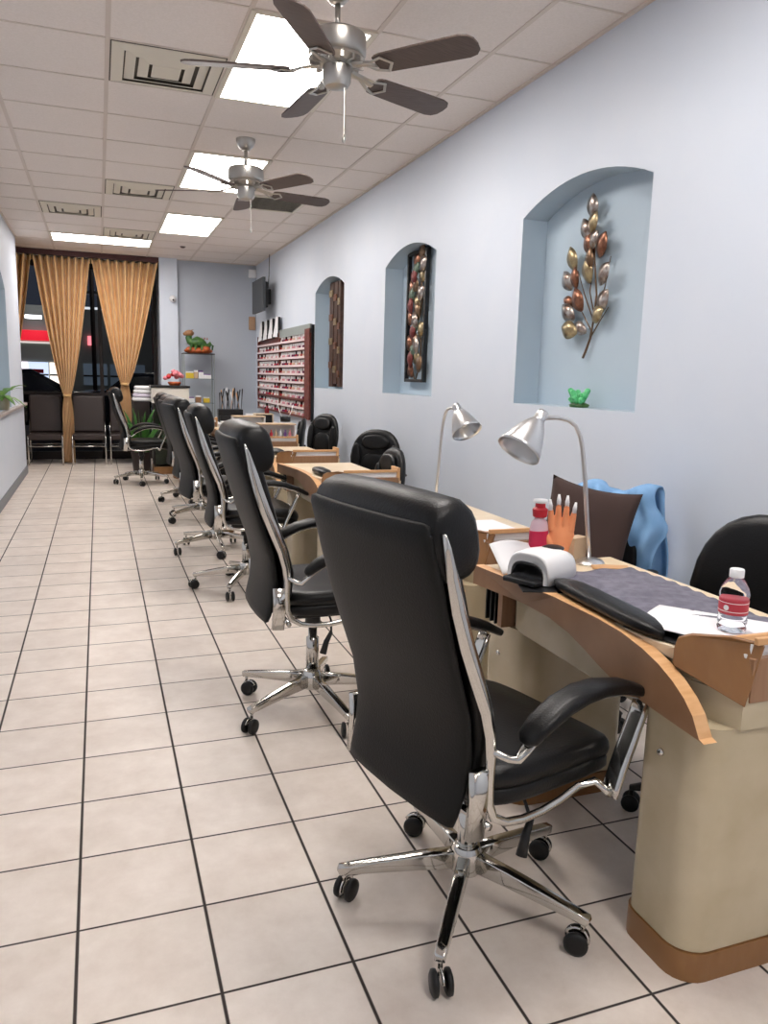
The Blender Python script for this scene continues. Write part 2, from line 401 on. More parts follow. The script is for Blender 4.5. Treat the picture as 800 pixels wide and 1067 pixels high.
tag(MB().lathe([(.001,-.02),(.02,-.018),(.035,-.004),(.04,0)], 16, (1.1, 10.9, H)).build('sprinkler_head', M['blade'], smooth=True), 'small dark sprinkler head on the ceiling before the blue back wall', 'sprinkler')

# ------------------------------------------------------------------ ceiling fans
def make_fan(x, y, phase, label):
    t = thing('ceiling_fan', label, 'ceiling fan', (x, y, H), 0)
    smooth_by_angle(MB().lathe([(.01,0),(.068,0),(.068,-.015),(.055,-.05),(.03,-.075),(.012,-.08)], 28).build('canopy', M['brushed'], t))
    MB().lathe([(.012,-.07),(.012,-.19)], 14).build('downrod', M['brushed'], t, smooth=True)
    smooth_by_angle(MB().lathe([(.014,-.175),(.05,-.18),(.115,-.195),(.125,-.205),(.125,-.275),(.118,-.285),(.10,-.29)], 36).build('motor_housing', M['brushed'], t))
    fl = MB().lathe([(.03,-.29),(.118,-.288),(.122,-.30),(.09,-.318),(.05,-.325)], 36)
    for i in range(15):
        a = 2*PI*i/15; fl.box(.07, .12, -.006, .006, -.322, -.295, a, (0,0,0))
    fl.build('flywheel', M['brushed'], t)
    smooth_by_angle(MB().lathe([(.03,-.32),(.062,-.325),(.062,-.385),(.05,-.405),(.02,-.412),(.001,-.412)], 28).build('switch_housing', M['brushed'], t))
    BZ = -.345
    for k in range(5):
        a = phase+2*PI*k/5; Rm = Matrix.Rotation(a, 4, 'Z') @ Matrix.Translation((0, 0, BZ)) @ Matrix.Rotation(R(-13), 4, 'X')
        pts = [(.20,-.045),(.215,-.055),(.24,-.06),(.40,-.066),(.60,-.07),(.635,-.06),(.655,-.035),(.66,0),(.655,.035),(.635,.06),(.60,.07),(.40,.066),(.24,.06),(.215,.055),(.20,.045)]
        bl = MB().prism([(p[0], p[1], -.004) for p in pts], (0, 0, .008)).xf(Rm).build('blade', M['blade'], t, bevel=.002)
        ib = MB()
        ib.sweep([(.08,-.01,.02),(.14,-.012,.012),(.19,-.028,-.007),(.24,-.045,-.009),(.275,0,-.009),(.24,.045,-.009),(.19,.028,-.007),(.14,.012,.012),(.08,.01,.02)], .008, .004, seg=6)
        ib.sweep([(.08,0,.018),(.16,0,.006),(.2,0,-.006)], .014, .005, seg=6)
        ib.xf(Rm).build('blade_bracket', M['brushed'], t)
    pc = MB().sweep([(.03,-.02,-.40),(.03,-.02,-.60)], .0012, seg=5).build('pull_chain', M['brushed'], t)
    MB().lathe([(.001,-.635),(.007,-.63),(.008,-.615),(.003,-.60)], 10, (.03,-.02,0)).build('pull_knob', M['brushed'], pc, smooth=True)
    return t
fan1 = make_fan(1.01, 3.47, -.873, 'large nearer ceiling fan of brushed nickel with five dark blades')
fan2 = make_fan(1.035, 5.83, -1.064, 'smaller-looking farther ceiling fan of brushed nickel in front of lit panel')

# ------------------------------------------------------------------ client chairs
def make_client_chair():
    t = thing('salon_chair', '', 'chair', (0,0,0), 0, 'high-back client chairs')
    C = M['chrome']; Lb = M['leather']
    U = thing('upper', '', '') if False else None
    # back panel and padded front
    def cx(z):     # back frame curve
        pts = [(.36,-.205),(.47,-.172),(.57,-.163),(.65,-.18),(.77,-.222),(.9,-.262),(1.0,-.288),(1.06,-.305),(1.12,-.315)]
        for (a, xa), (b, xb) in zip(pts[:-1], pts[1:]):
            if z <= b: return xa+(xb-xa)*max(0,(z-a))/(b-a)
        return pts[-1][1]
    def wz(z):
        pts = [(.36,.205),(.41,.216),(.5,.224),(.65,.232),(.8,.238),(.95,.242),(1.05,.237),(1.12,.23)]
        for (a, xa), (b, xb) in zip(pts[:-1], pts[1:]):
            if z <= b: return xa+(xb-xa)*max(0,(z-a))/(b-a)
        return pts[-1][1]
    def ring(z, off, th, wsc, e=5, bow=.02, n=32):
        out = []
        for i in range(n):
            a = 2*PI*i/n; c_, s_ = math.cos(a), math.sin(a)
            yy = wz(z)*wsc*math.copysign(abs(s_)**(2/e), s_)
            xx = th*math.copysign(abs(c_)**(2/3), c_)
            out.append(Vector((cx(z)+off+xx-bow*(1-(yy/.25)**2), yy, z)))
        return out
    zs = [.392,.398,.42,.48,.55,.65,.75,.85,.95,1.02,1.06,1.075,1.08]
    th = [.004,.012,.016]+[.018]*7+[.018,.012,.004]
    MB().loft([ring(z, -.03, q, .985 if q > .01 else .93) for z, q in zip(zs, th)]).build('back_panel', M['leather_back'], t, smooth=True)
    zs = [.44,.46,.50,.58,.66,.75,.85,.93,.99,1.03]
    th = [.01,.028,.036,.038,.034,.03,.032,.032,.028,.01]
    MB().loft([ring(z, .018, q, .97 if q > .015 else .92, 4) for z, q in zip(zs, th)]).build('backrest', Lb, t, smooth=True)
    # headrest roll wrapping over the top
    rings = []
    for y, sc_ in [(-.240,.25),(-.238,.72),(-.230,.9),(-.208,1),(-.12,1.02),(0,1.03),(.12,1.02),(.208,1),(.230,.9),(.238,.72),(.240,.25)]:
        rg = []
        for i in range(20):
            a = 2*PI*i/20; c_, s_ = math.cos(a), math.sin(a)
            px_ = .066*math.copysign(abs(c_)**.8, c_)*sc_; pz_ = .088*math.copysign(abs(s_)**.75, s_)*sc_
            tilt = .22
            rg.append(Vector((-.270+px_*math.cos(tilt)-pz_*math.sin(tilt)-.012*(1-(y/.25)**2), y, 1.035+pz_*math.cos(tilt)+px_*math.sin(tilt)+.006*(1-(y/.25)**2))))
        rings.append(rg)
    hr = MB().loft(rings).build('headrest', Lb, t, smooth=True)
    MB().sweep([(-.335+.0*y-.012*(1-(y/.25)**2), y, 1.055) for y in [-.235+.0235*i for i in range(21)]], .0035, seg=6).build('seam_piping', Lb, hr, smooth=True)
    # chrome side frames
    for s in (-1, 1):
        y = .247*s
        prof = [(-.318,1.062),(-.306,1.03),(-.290,.97),(-.270,.90),(-.243,.82),(-.213,.745),(-.183,.67),(-.168,.61),(-.163,.56),(-.165,.50),(-.162,.45),(-.148,.415),(-.11,.392),(-.06,.383),(0,.383),(.06,.392),(.12,.41),(.165,.418),(.178,.405),(.188,.388)]
        hw = [.003,.009,.015,.018,.019,.019,.017,.015,.014,.013,.012,.011,.010,.010,.010,.010,.010,.010,.010,.008]
        ys = [y]*16+[y, y+.012*s, y+.03*s, y+.042*s]
        MB().sweep([(p[0], ys[i], p[1]) for i, p in enumerate(prof)], [.009]*len(prof), hw, seg=12, up=(1,0,.01), e=2.0).build('side_frame', C, t, smooth=True)
        MB().sweep([(-.192,y*.985,.535),(-.190,y*.985,.47),(-.197,y*.98,.378)], [.012]*3, [.024]*3, seg=12, up=(1,0,0), e=4).build('frame_foot', C, t, smooth=True)
        # arm bracket, pad and front strut
        ya = .285*s
        path = [(-.165,y,.575),(-.13,y+.02*s,.556),(-.118,ya,.558),(-.10,ya,.578),(-.07,ya,.60),(-.02,ya,.628),(.04,ya,.648),(.11,ya,.655),(.19,ya,.645),(.27,ya,.62),(.285,ya,.60)]
        MB().sweep(path, [.008]*3+[.016]*8, [.008]*3+[.006]*8, seg=10, up=(0,0,1), e=3).build('arm_rail', C, t, smooth=True)
        pp = [(-.105,ya,.592),(-.095,ya,.601),(-.06,ya,.627),(0,ya,.656),(.06,ya,.670),(.12,ya,.672),(.2,ya,.660),(.28,ya,.632),(.335,ya,.603),(.345,ya,.597)]
        MB().sweep(pp, [.012,.028,.034,.036,.036,.034,.031,.029,.026,.012], [.006,.014,.018,.019,.019,.018,.016,.014,.012,.006], seg=16, up=(0,0,1), e=2.8).build('armrest', Lb, t, smooth=True)
        st = [(.285,ya,.607),(.27,ya,.57),(.243,ya,.51),(.215,ya,.45),(.198,ya,.405),(.19,ya,.385)]
        o_ = MB().sweep(st, [.024]*6, [.007,.009,.010,.010,.009,.007], seg=10, up=(1,0,0), e=4).build('arm_strut', C, t, smooth=True)
    # seat
    def sring(z, sc_, n=40):
        out = []
        for i in range(n):
            a = 2*PI*i/n; c_, s_ = math.cos(a), math.sin(a)
            x = .245*math.copysign(abs(c_)**.5, c_)*sc_; y = .242*math.copysign(abs(s_)**.5, s_)*sc_
            zz = z-.035*max(0, (x-.1)/.145)**2+.012*(abs(y)/.24)**3
            out.append(Vector((.075+x, y, zz)))
        return out
    MB().loft([sring(z, q) for z, q in [(.398,.86),(.402,.95),(.415,.985),(.436,.985),(.444,.965)]]).build('seat_base', Lb, t, smooth=True)
    MB().loft([sring(z, q) for z, q in [(.440,.93),(.446,.985),(.462,1.0),(.478,.99),(.490,.955),(.497,.85),(.499,.5)]]).build('seat', Lb, t, smooth=True)
    MB().box(-.10,.16,-.11,.11,.365,.398).box(-.20,.0,-.03,.03,.372,.392).build('tilt_mechanism', M['blackplastic'], t, bevel=.01)
    MB().sweep([(-.155,-.245,.392),(-.155,.245,.392)], .009, seg=10).build('cross_bar', C, t, smooth=True)
    MB().lathe([(.026,.12),(.026,.25),(.018,.255),(.018,.37)], 20).build('gas_lift', C, t, smooth=True)
    MB().lathe([(.032,.30),(.03,.37)], 20).build('lift_cover', M['blackplastic'], t, smooth=True)
    lv = MB().sweep([(.04,-.08,.375),(.03,-.16,.37),(.02,-.2,.33)], .0045, seg=8).build('lever', M['blackplastic'], t, smooth=True)
    MB().sweep([(.02,-.2,.335),(.0,-.205,.30),(-.015,-.21,.255)], [.008,.011,.014], seg=10).build('lever_grip', M['blackplastic'], lv, smooth=True)
    base = thing('x', '', '') if False else None
    smooth_by_angle(MB().lathe([(.02,.085),(.036,.09),(.042,.10),(.042,.15),(.034,.165),(.026,.168)], 24).build('hub', C, t))
    return t
CHROME_ANG = 18
def add_star(t, ang0, lift):
    """five-legged base under a chair; the legs and casters keep to the floor while the upper body may be raised"""
    for k in range(5):
        a = ang0+2*PI*k/5; Rm = Matrix.Rotation(a, 4, 'Z')
        MB().sweep([(.03,0,.126),(.12,0,.118),(.22,0,.106),(.30,0,.095),(.330,0,.090),(.334,0,.088)], [.017,.016,.015,.014,.013,.008], [.026,.022,.017,.013,.012,.006], seg=20, up=(0,0,1), e=7).xf(Rm).build('base_leg', M['chrome'], t, smooth=True)
        cang = random.uniform(0, 2*PI)
        cm = Rm @ Matrix.Translation((.318, 0, 0)) @ Matrix.Rotation(cang, 4, 'Z')
        c = MB().lathe([(.006,.058),(.006,.085)], 10)
        hood = []
        for i in range(9):
            th_ = R(20)+R(180)*i/8; hood.append((.012+.024*math.cos(th_), 0, .030+.024*math.sin(th_)+.004))
        c.sweep(hood, .008, .003, seg=8, up=(0,1,0)).xf(cm)
        cc = c.build('caster', M['chrome'], t, smooth=True)
        for s in (-1, 1):
            wl = MB().lathe([(.001,-.008),(.021,-.008),(.029,-.004),(.030,.0),(.029,.006),(.020,.009),(.001,.009)], 20, (.012, s*.0165, .030), (0,1,0)).xf(cm)
            wl.build('wheel', M['rubber'], cc, smooth=True)
    return t

def place_client(hub, ang, raise_, star, label):
    t = thing('salon_chair', label, 'chair', (hub[0], hub[1], 0), R(ang), 'high-back client chairs')
    for ch in children(PROTO):
        c = copy_tree(ch, t)
        if ch.name.split('.')[0] not in ('hub',):
            c.location.z += raise_
    add_star(t, R(star-ang), raise_)
    return t
PROTO = make_client_chair()
specs = [((.86,1.64), 14, 0, 18, 'nearest and largest black leather high-back chair with chrome frame, at the front desk'),
 ((.785,2.93), 0, .055, -7, 'second nearest black high-back chair, just beyond the largest one'),
 ((.85,4.84), -3, .045, 170, 'third black high-back chair, its base mostly behind the second chair'),
 ((.81,5.97), 6, .05, 200, 'fourth black high-back chair in the row, with its back tilted against the third'),
 ((.87,7.3), 2, .03, 210, 'fifth black high-back chair, mostly hidden behind the fourth one'),
 ((.9,8.45), 0, .02, 190, 'sixth black high-back chair, hidden but for two casters beyond the fifth'),
 ((.46,9.93), 2, .04, 195, 'lone black high-back chair seen in side view before the waiting chairs')]
for s in specs: place_client(*s)
for o in [PROTO]+children(PROTO)+[g_ for c in children(PROTO) for g_ in children(c)]:
    bpy.data.objects.remove(o)

# ------------------------------------------------------------------ manicure desks
def make_desk():
    t = thing('manicure_desk', '', 'desk', (0,0,0), 0, 'manicure desks')
    WF, WE, CR = M['wood_face'], M['wood_edge'], M['cream']
    # worktop with a tapered far end
    MB().prism([(-.004,.62,.73),(-.002,.40,.73),(.004,.30,.73),(.016,.21,.73),(.032,.15,.73),(.09,.02,.73),(.46,.02,.73),(.46,1.0,.73),(-.056,1.0,.73),(-.036,.90,.73),(-.018,.78,.73)], (0,0,.03)).build('worktop', M['top'], t, bevel=.003)
    # swooping front board: flat top that drops in an arc at the near end
    top = [(1.0,.762),(.6,.762),(.40,.762),(.30,.757),(.22,.744),(.16,.727),(.11,.705),(.07,.68),(.04,.652),(.015,.61)]
    bot = [(.0,.605),(.02,.607),(.20,.617),(.32,.628),(.38,.643),(.44,.662),(.52,.683),(.62,.696),(.75,.70),(1.0,.70)]
    n = len(top); vs = []; bot = bot[::-1]
    def X(y): return -.02-.05*max(0, (y-.62)/.38)**2
    for (y, z) in top: vs += [(X(y)-.0, y, z), (X(y)+.036, y, z)]
    for (y, z) in bot: vs += [(X(y)-.0, y, z), (X(y)+.036, y, z)]
    fs = []; fm = []
    for i in range(n-1):
        a, b = 2*i, 2*i+2
        fs.append((a, b, b+1, a+1)); fm.append(1)
        c, d = 2*n+2*i, 2*n+2*i+2
        fs.append((c, c+1, d+1, d)); fm.append(0)
        fs.append((a, c, d, b)); fm.append(0); fs.append((a+1, b+1, d+1, c+1)); fm.append(0)
    a, c = 2*n-2, 4*n-2
    fs.append((a, c, c+1, a+1)); fm.append(1); fs.append((0, 1, 2*n+1, 2*n)); fm.append(1)
    o = MB().add(vs, fs).build('front_board', None, t, mats=[WF, WE], fm=fm)
    # cream carcass beam beneath the top
    MB().prism([(.013,.86,.578),(.44,.86,.578),(.44,.03,.578),(.09,.03,.578),(.045,.13,.578),(.02,.25,.578),(.013,.40,.578)], (0,0,.151)).build('apron_beam', CR, t, bevel=.004)
    # pedestals
    for (y0, y1, r, zt) in ((.015,.235,(.07,.05,.02,.05),.62),(.80,1.04,(.08,.05,.02,.05),.585)):
        pd = MB().prism([(x, y, .075) for x, y in rrect(.0,.42,y0,y1,r)], (0,0,zt-.075)).build('pedestal', CR, t)
        smooth_by_angle(pd, 30)
        pl = MB().prism([(x, y, 0) for x, y in rrect(-.004,.424,y0-.004,y1+.004,r)], (0,0,.072)).build('plinth', M['wood_panel'], pd)
        smooth_by_angle(pl, 30)
        MB().lathe([(.001,.006),(.007,.006),(.009,0),(.009,-.004)], 14, (-.002, y0+.13, zt-.105), (-1,0,0)).build('lock', M['chrome'], pd, smooth=True)
    # louvres over the far pedestal
    MB().box(-.03,.02,.872,.900,.585,.705).build('divider_post', M['wood_face'], t, bevel=.002)
    for k in range(3): MB().box(-.03,.02,.915+.03*k,.922+.03*k,.585,.705).build('divider_bar', M['blackplastic'], t)
    MB().box(.03,.30,.90,1.0,.586,.70).build('side_box', CR, t, bevel=.003)
    # near end gallery
    MB().box(.095,.44,.0,.018,.682,.782).build('end_board', WF, t, bevel=.002)
    MB().prism([(.034,.150,.62),(.082,.004,.62),(.44,.004,.62),(.44,.15,.62)], (0,0,.075)).build('end_carcass', CR, t)
    MB().box(.09,.44,.019,.10,.778,.788).build('rail_shelf', M['white'], t, bevel=.002)
    MB().box(.10,.43,.0,.012,.812,.828).build('rail', WE, t, bevel=.002)
    MB().box(.10,.43,.075,.087,.79,.806).build('rail', WE, t, bevel=.002)
    MB().box(.098,.43,.014,.018,.79,.811).build('pale_backing', M['white'], t)
    for x0 in (.428,): MB().box(x0,x0+.018,.0,.11,.76,.84).build('end_block', WE, t, bevel=.003)
    P = [(.005,.142,.728),(.008,.146,.765),(.016,.146,.790),(.034,.125,.803),(.072,.05,.818),(.113,.0,.814),(.115,-.003,.806),(.08,-.002,.676)]
    MB().prism(P, (.013,.010,0)).build('guard_panel', M['wood_panel'], t, bevel=.002)
    return t
D0 = make_desk(); D0.location = (1.2, 1.2, 0)
D0['label'] = 'nearest and largest cream and wood manicure desk, cut by the right edge'
desks = [(1.2,2.42,'second manicure desk, behind the headrest of the nearest chair'),
 (1.2,4.2,'third manicure desk, its curved end seen left of the nearest chair'),
 (1.2,5.45,'fourth manicure desk, with the orange-brown rail seen before the tall shelf box'),
 (1.2,6.7,'fifth manicure desk, carrying the tall glass-fronted shelf box'),
 (1.2,7.95,'sixth manicure desk, far one hidden behind chair backs'),
 (.88,9.45,'far manicure desk set farther left, next to the lone side-view chair')]
for x, y, l in desks: dup(D0, (x, y, 0), 0, l)

def cushion(x, y, ln, rz, label, w_=.042, hgt=.02):
    n = 14; rg = []
    for k in range(n+1):
        u = -1+2*k/n; q = max(.15, (1-abs(u)**6)); 
        rg.append([Vector((w_*q*math.copysign(abs(math.cos(a))**.7, math.cos(a)), u*ln/2, hgt+hgt*(q if math.sin(a) > 0 else .95)*math.copysign(abs(math.sin(a))**.8, math.sin(a)))) for a in [2*PI*i/18 for i in range(18)]])
    o = MB().loft(rg).build('wrist_cushion', M['leather'], smooth=True)
    o.location = (x, y, .7615); o.rotation_euler.z = rz
    return tag(o, label, 'cushion', 'black wrist cushions')
cushion(1.238, 1.655, .50, R(-3), 'long black wrist cushion on the nearest desk beside the grey towel')
for x, y, l in [(1.27,4.57,'short black wrist cushion on the third desk, left of the nearest headrest'),
                (1.27,5.85,'short black wrist cushion on the fourth desk, before the orange rail'),
                (1.27,7.1,'short black wrist cushion on the fifth desk'),
                (1.25,2.9,'black wrist cushion on the second desk behind the nearest chair')]:
    cushion(x, y, .26, 0, l)

# ------------------------------------------------------------------ desk lamps
def make_lamp():
    t = thing('desk_lamp', '', 'lamp', (0,0,0), 0, 'silver desk lamps')
    Lm = M['lampmetal']
    smooth_by_angle(MB().lathe([(.001,0),(.05,0),(.052,.006),(.045,.014),(.012,.02),(.001,.02)], 28).build('base', Lm, t))
    path = [(0,0,.01),(-.015,0,.12),(-.04,0,.30),(-.058,0,.40),(-.07,0,.44),(-.09,0,.475),(-.12,0,.495),(-.16,0,.503),(-.20,0,.502),(-.235,0,.498)]
    MB().sweep(path, .0075, seg=12, up=(0,1,0)).build('stem', Lm, t, smooth=True)
    ax = Vector((-.62, -.15, -.78)).normalized(); top = Vector((-.222, 0, .512))
    MB().lathe([(.001,-.012),(.018,-.010),(.020,.0),(.020,.028),(.017,.036)], 20, top, ax).build('socket', Lm, t, smooth=True)
    prof = [(.016,.02),(.026,.032),(.036,.048),(.046,.068),(.058,.10),(.070,.135),(.074,.150)]
    sh = MB().lathe(prof, 32, top, ax)
    sh.f = [f for f in sh.f if len(f) == 4]
    sh = sh.build('lamp_shade', Lm, t, smooth=True, solid=.0015)
    MB().lathe([(.001,.115),(.016,.112),(.028,.095),(.028,.08),(.014,.05),(.014,.03)], 20, top, ax).build('bulb', M['white_in'], sh, smooth=True)
    return t
L0 = make_lamp(); L0.location = (1.523, 2.13, .7602); L0.scale = (.97,.97,.965); L0['label'] = 'silver desk lamp on the nearest desk, its shade tilted to the left'
L1 = dup(L0, (1.52, 3.40, .7602), R(88), 'silver desk lamp on the second desk, its shade hanging to the right'); L1.scale = (.93,.93,.93)

# ------------------------------------------------------------------ things on the nearest desk
def towel(name, label, x0, x1, y0, y1, z, m, amp=.010, cat='towel'):
    o = MB().grid(40, 60, lambda u, v: (x0+(x1-x0)*u+.008*math.sin(9*v+1), y0+(y1-y0)*v+.006*math.sin(7*u),
        z+.004+amp*(.5+.5*math.sin(16*v+5*u))*math.sin(PI*min(1, u*1.1))+amp*.5*math.sin(40*v+9*u)**2)).build(name, m, smooth=True, solid=.004)
    return tag(o, label, cat)
towel('towel', 'rumpled grey towel laid along the nearest desk', 1.285, 1.60, 1.23, 2.0, .763, M['towel'])
tag(MB().prism([(1.20,1.52,.762),(1.235,1.37,.762),(1.42,1.25,.762),(1.58,1.23,.762),(1.50,1.50,.762)], (0,0,.005)).build('tablet_tray', M['blackplastic'], bevel=.003), 'flat black tray under the white paper on the nearest desk', 'tray')
pp = MB().grid(12, 12, lambda u, v: ((1.212+(1.375-1.212)*u)*(1-v)+(1.315+(1.66-1.315)*u)*v, (1.49+(1.60-1.49)*u)*(1-v)+(1.255+(1.28-1.255)*u)*v, .781+.003*math.sin(3*u+2*v)))
tag(pp.build('paper_sheet', M['paper'], smooth=True, solid=.002), 'white paper sheets lying under the water bottle', 'paper')
# nail drying lamp
t = thing('nail_lamp', 'white nail drying lamp with a dark open mouth on the nearest desk', 'nail lamp', (1.262, 1.985, .7665), R(24))
def nl(x, q, hh, n=28):
    out = []
    for i in range(n):
        a = 2*PI*i/n; c_, s_ = math.cos(a), math.sin(a)
        z = hh*math.copysign(abs(s_)**.62, s_); out.append(Vector((x, .074*q*math.copysign(abs(c_)**.62, c_), max(z, 0)*1.0)))
    return out
MB().loft([nl(-.088,.93,.078),nl(-.092,.98,.084),nl(-.085,1.02,.090),nl(-.03,1.04,.094),nl(.03,1.0,.090),nl(.07,.9,.078),(nl(.095,.7,.055)),nl(.10,.4,.03)]).build('shell', M['white'], t, smooth=True)
MB().loft([nl(-.0935,.80,.062),nl(-.0945,.76,.058),nl(-.088,.5,.03)]).build('mouth', M['blackplastic'], t, smooth=True)
MB().ell((.035,.0,.086),(.040,.034,.010)).build('top_panel', M['blackplastic'], t, smooth=True)
MB().box(-.135,-.095,-.058,.058,.0,.016).build('hand_tray', M['blackplastic'], t, bevel=.004)
tag(MB().box(-.10,.10,-.09,.09,0,.003, R(-20)).build('black_mat', M['blackplastic'], loc=(1.245,1.92,.7605)), 'thin black mat under the nail drying lamp', 'mat')
# paper/tissue behind lamp
tag(MB().grid(10,10, lambda u,v: (1.16+.20*u, 2.06+.10*v, .763+.075*v+.01*math.sin(5*u))).build('paper_towel', M['paper'], smooth=True, solid=.003), 'white paper towel behind the nail drying lamp', 'paper')
# lotion bottle
t = thing('lotion_bottle', 'clear lotion bottle with red label and red cap beside the orange hand', 'bottle', (1.335, 2.15, .762)); t.scale = (1.15, 1.15, 1.38)
smooth_by_angle(MB().lathe([(.001,0),(.026,0),(.028,.004),(.028,.09),(.024,.105),(.012,.115),(.012,.12)], 24).xf(Matrix.Diagonal((1,.7,1,1))).build('body', mat('pinkish clear plastic', (222,190,200), .2), t))
MB().lathe([(.0285,.018),(.0288,.02),(.0288,.082),(.0285,.084)], 24).xf(Matrix.Diagonal((1.01,.72,1,1))).build('label_band', mat('deep pink label', (205,40,80), .5), t)
smooth_by_angle(MB().lathe([(.017,.116),(.02,.118),(.022,.135),(.015,.14),(.014,.15),(.001,.15)], 20).build('cap', M['red'], t))
MB().lathe([(.018,.15),(.021,.152),(.02,.158),(.001,.159)], 20).build('cap_top', M['white'], t, smooth=True)
# mannequin hand
t = thing('mannequin_hand', 'upright orange practice hand with long white nails', 'mannequin hand', (1.40, 2.12, .762), R(-34)); t.scale = (1.12,1.12,1.14)
hb = MB()
hb.sweep([(0,0,0),(0,0,.03),(.002,0,.06),(.002,0,.09),(0,0,.115)], [.022,.020,.026,.036,.036], [.016,.014,.014,.013,.010], seg=16, up=(0,1,0))
tips = []
for (x, ln, lean) in ((-.028,.064,-.10),(-.010,.080,-.02),(.009,.078,.04),(.027,.060,.12)):
    p = [(x,0,.105)]
    for q in (.4,.75,1.0): p.append((x+lean*ln*q, -.012*q*q, .108+ln*q))
    hb.sweep(p, [.0105,.0095,.0085,.005], seg=10, up=(0,1,0)); tips.append((p[-1], lean))
p = [(-.026,0,.055),(-.045,-.006,.085),(-.056,-.012,.11),(-.060,-.014,.128)]
hb.sweep(p, [.013,.011,.009,.005], seg=10, up=(0,1,0)); tips.append((p[-1], -.3))
o = hb.build('hand', M['handorange'], t, smooth=True)
md = o.modifiers.new('remesh', 'REMESH'); md.mode = 'VOXEL'; md.voxel_size = .0022; md.use_smooth_shade = True
md = o.modifiers.new('smooth', 'SMOOTH'); md.iterations = 4
for (q, lean) in tips:
    MB().sweep([(q[0]-lean*.008,q[1]-.002,q[2]-.010),(q[0],q[1]-.004,q[2]+.004),(q[0]+lean*.02,q[1]-.005,q[2]+.022)], [.006,.0062,.003], [.0015,.0015,.001], seg=8, up=(0,1,0)).build('fingernail', M['white'], t, smooth=True)
# small box behind lamp stem
tag(MB().box(-.035,.035,-.02,.02,0,.085, R(20)).build('tip_box', M['box'], loc=(1.49,2.165,.762), bevel=.003), 'small beige carton behind the nearest lamp stem', 'box')
tag(MB().box(-.06,.06,-.025,.025,0,.006, R(-25)).build('wood_file', M['wood_edge'], loc=(1.55,2.05,.762), bevel=.001), 'flat wooden tray by the foot of the nearest lamp', 'tray')
for (x, y, c, l) in ((1.28,2.17,'pink','small pink jar left of the lotion bottle'),(1.305,2.155,'purple','small purple jar next to the lotion bottle')):
    o = smooth_by_angle(MB().lathe([(.001,0),(.015,0),(.016,.025),(.016,.04),(.013,.045),(.001,.046)], 18).build('jar', M[c], loc=(x,y,.762)))
    tag(o, l, 'jar')
# water bottle
t = thing('water_bottle', 'clear water bottle with a red label and white cap on the paper', 'bottle', (1.392, 1.368, .7835))
prof = [(.001,.004),(.02,0),(.031,.004),(.033,.012),(.030,.018),(.033,.024),(.033,.032),(.031,.036),(.032,.04),(.032,.082),(.034,.086),(.034,.093),(.029,.110),(.020,.125),(.0135,.133),(.0135,.14)]
smooth_by_angle(MB().lathe(prof, 32).build('bottle_body', M['water'], t), 50)
MB().lathe([(.0325,.046),(.0332,.048),(.0332,.079),(.0325,.081)], 32).build('label_band', mat('red bottle label', (188,58,72), .5), t, smooth=True)
for z in (.053, .0735): MB().lathe([(.0333,z),(.03345,z+.0003),(.03345,z+.0012),(.0333,z+.0015)], 32).build('label_line', M['white'], t)
MB().lathe([(.0,.0335),(.006,.034),(.0065,.0336)], 14, (0,0,.063), (-.95,-.3,0)).build('label_emblem', M['white'], t)
smooth_by_angle(MB().lathe([(.015,.132),(.0165,.133),(.0165,.150),(.015,.152),(.001,.153)], 28).build('cap', M['white'], t))

# second desk top goods
tag(MB().box(-.14,.14,-.16,.16,0,.012).build('folded_towel', M['paper'], loc=(1.42,2.72,.762), bevel=.005), 'white folded towel on the second desk', 'towel')
# goods on far desks
def gallery_box(x, y, label):
    t = thing('shelf_box', label, 'shelf', (x, y, .7605))
    MB().box(0,.33,0,.012,.0,.05).build('front_panel', M['wood_edge'], t, bevel=.002)
    MB().box(0,.33,0,.16,.052,.06).build('lower_shelf', M['white'], t)
    MB().box(0,.33,0,.16,.165,.175).build('top_shelf', M['box'], t)
    for xx in (0,.318): MB().box(xx,xx+.012,.012,.16,0,.165).build('side_panel', M['white'], t)
    MB().box(.012,.318,.15,.158,.06,.165).build('rear_panel', M['white'], t)
    return t
gallery_box(1.30, 6.72, 'cream and white tall shelf box on the fifth desk')
gallery_box(1.28, 7.97, 'cream shelf box on the sixth desk, mostly hidden')
for i in range(7):
    c = ['pink','white','red','box','white','purple','pink'][i]
    o = smooth_by_angle(MB().lathe([(.001,0),(.013,0),(.014,.03),(.006,.04),(.006,.06),(.001,.06)], 12).build('polish_jar', M[c], loc=(1.335+.042*i, 6.78, .8215)))
    tag(o, 'small bottle %s inside the tall shelf box on the fifth desk' % ['leftmost','second from left','third from left','in the middle','third from right','second from right','rightmost'][i], 'bottle', 'bottles in the shelf box')

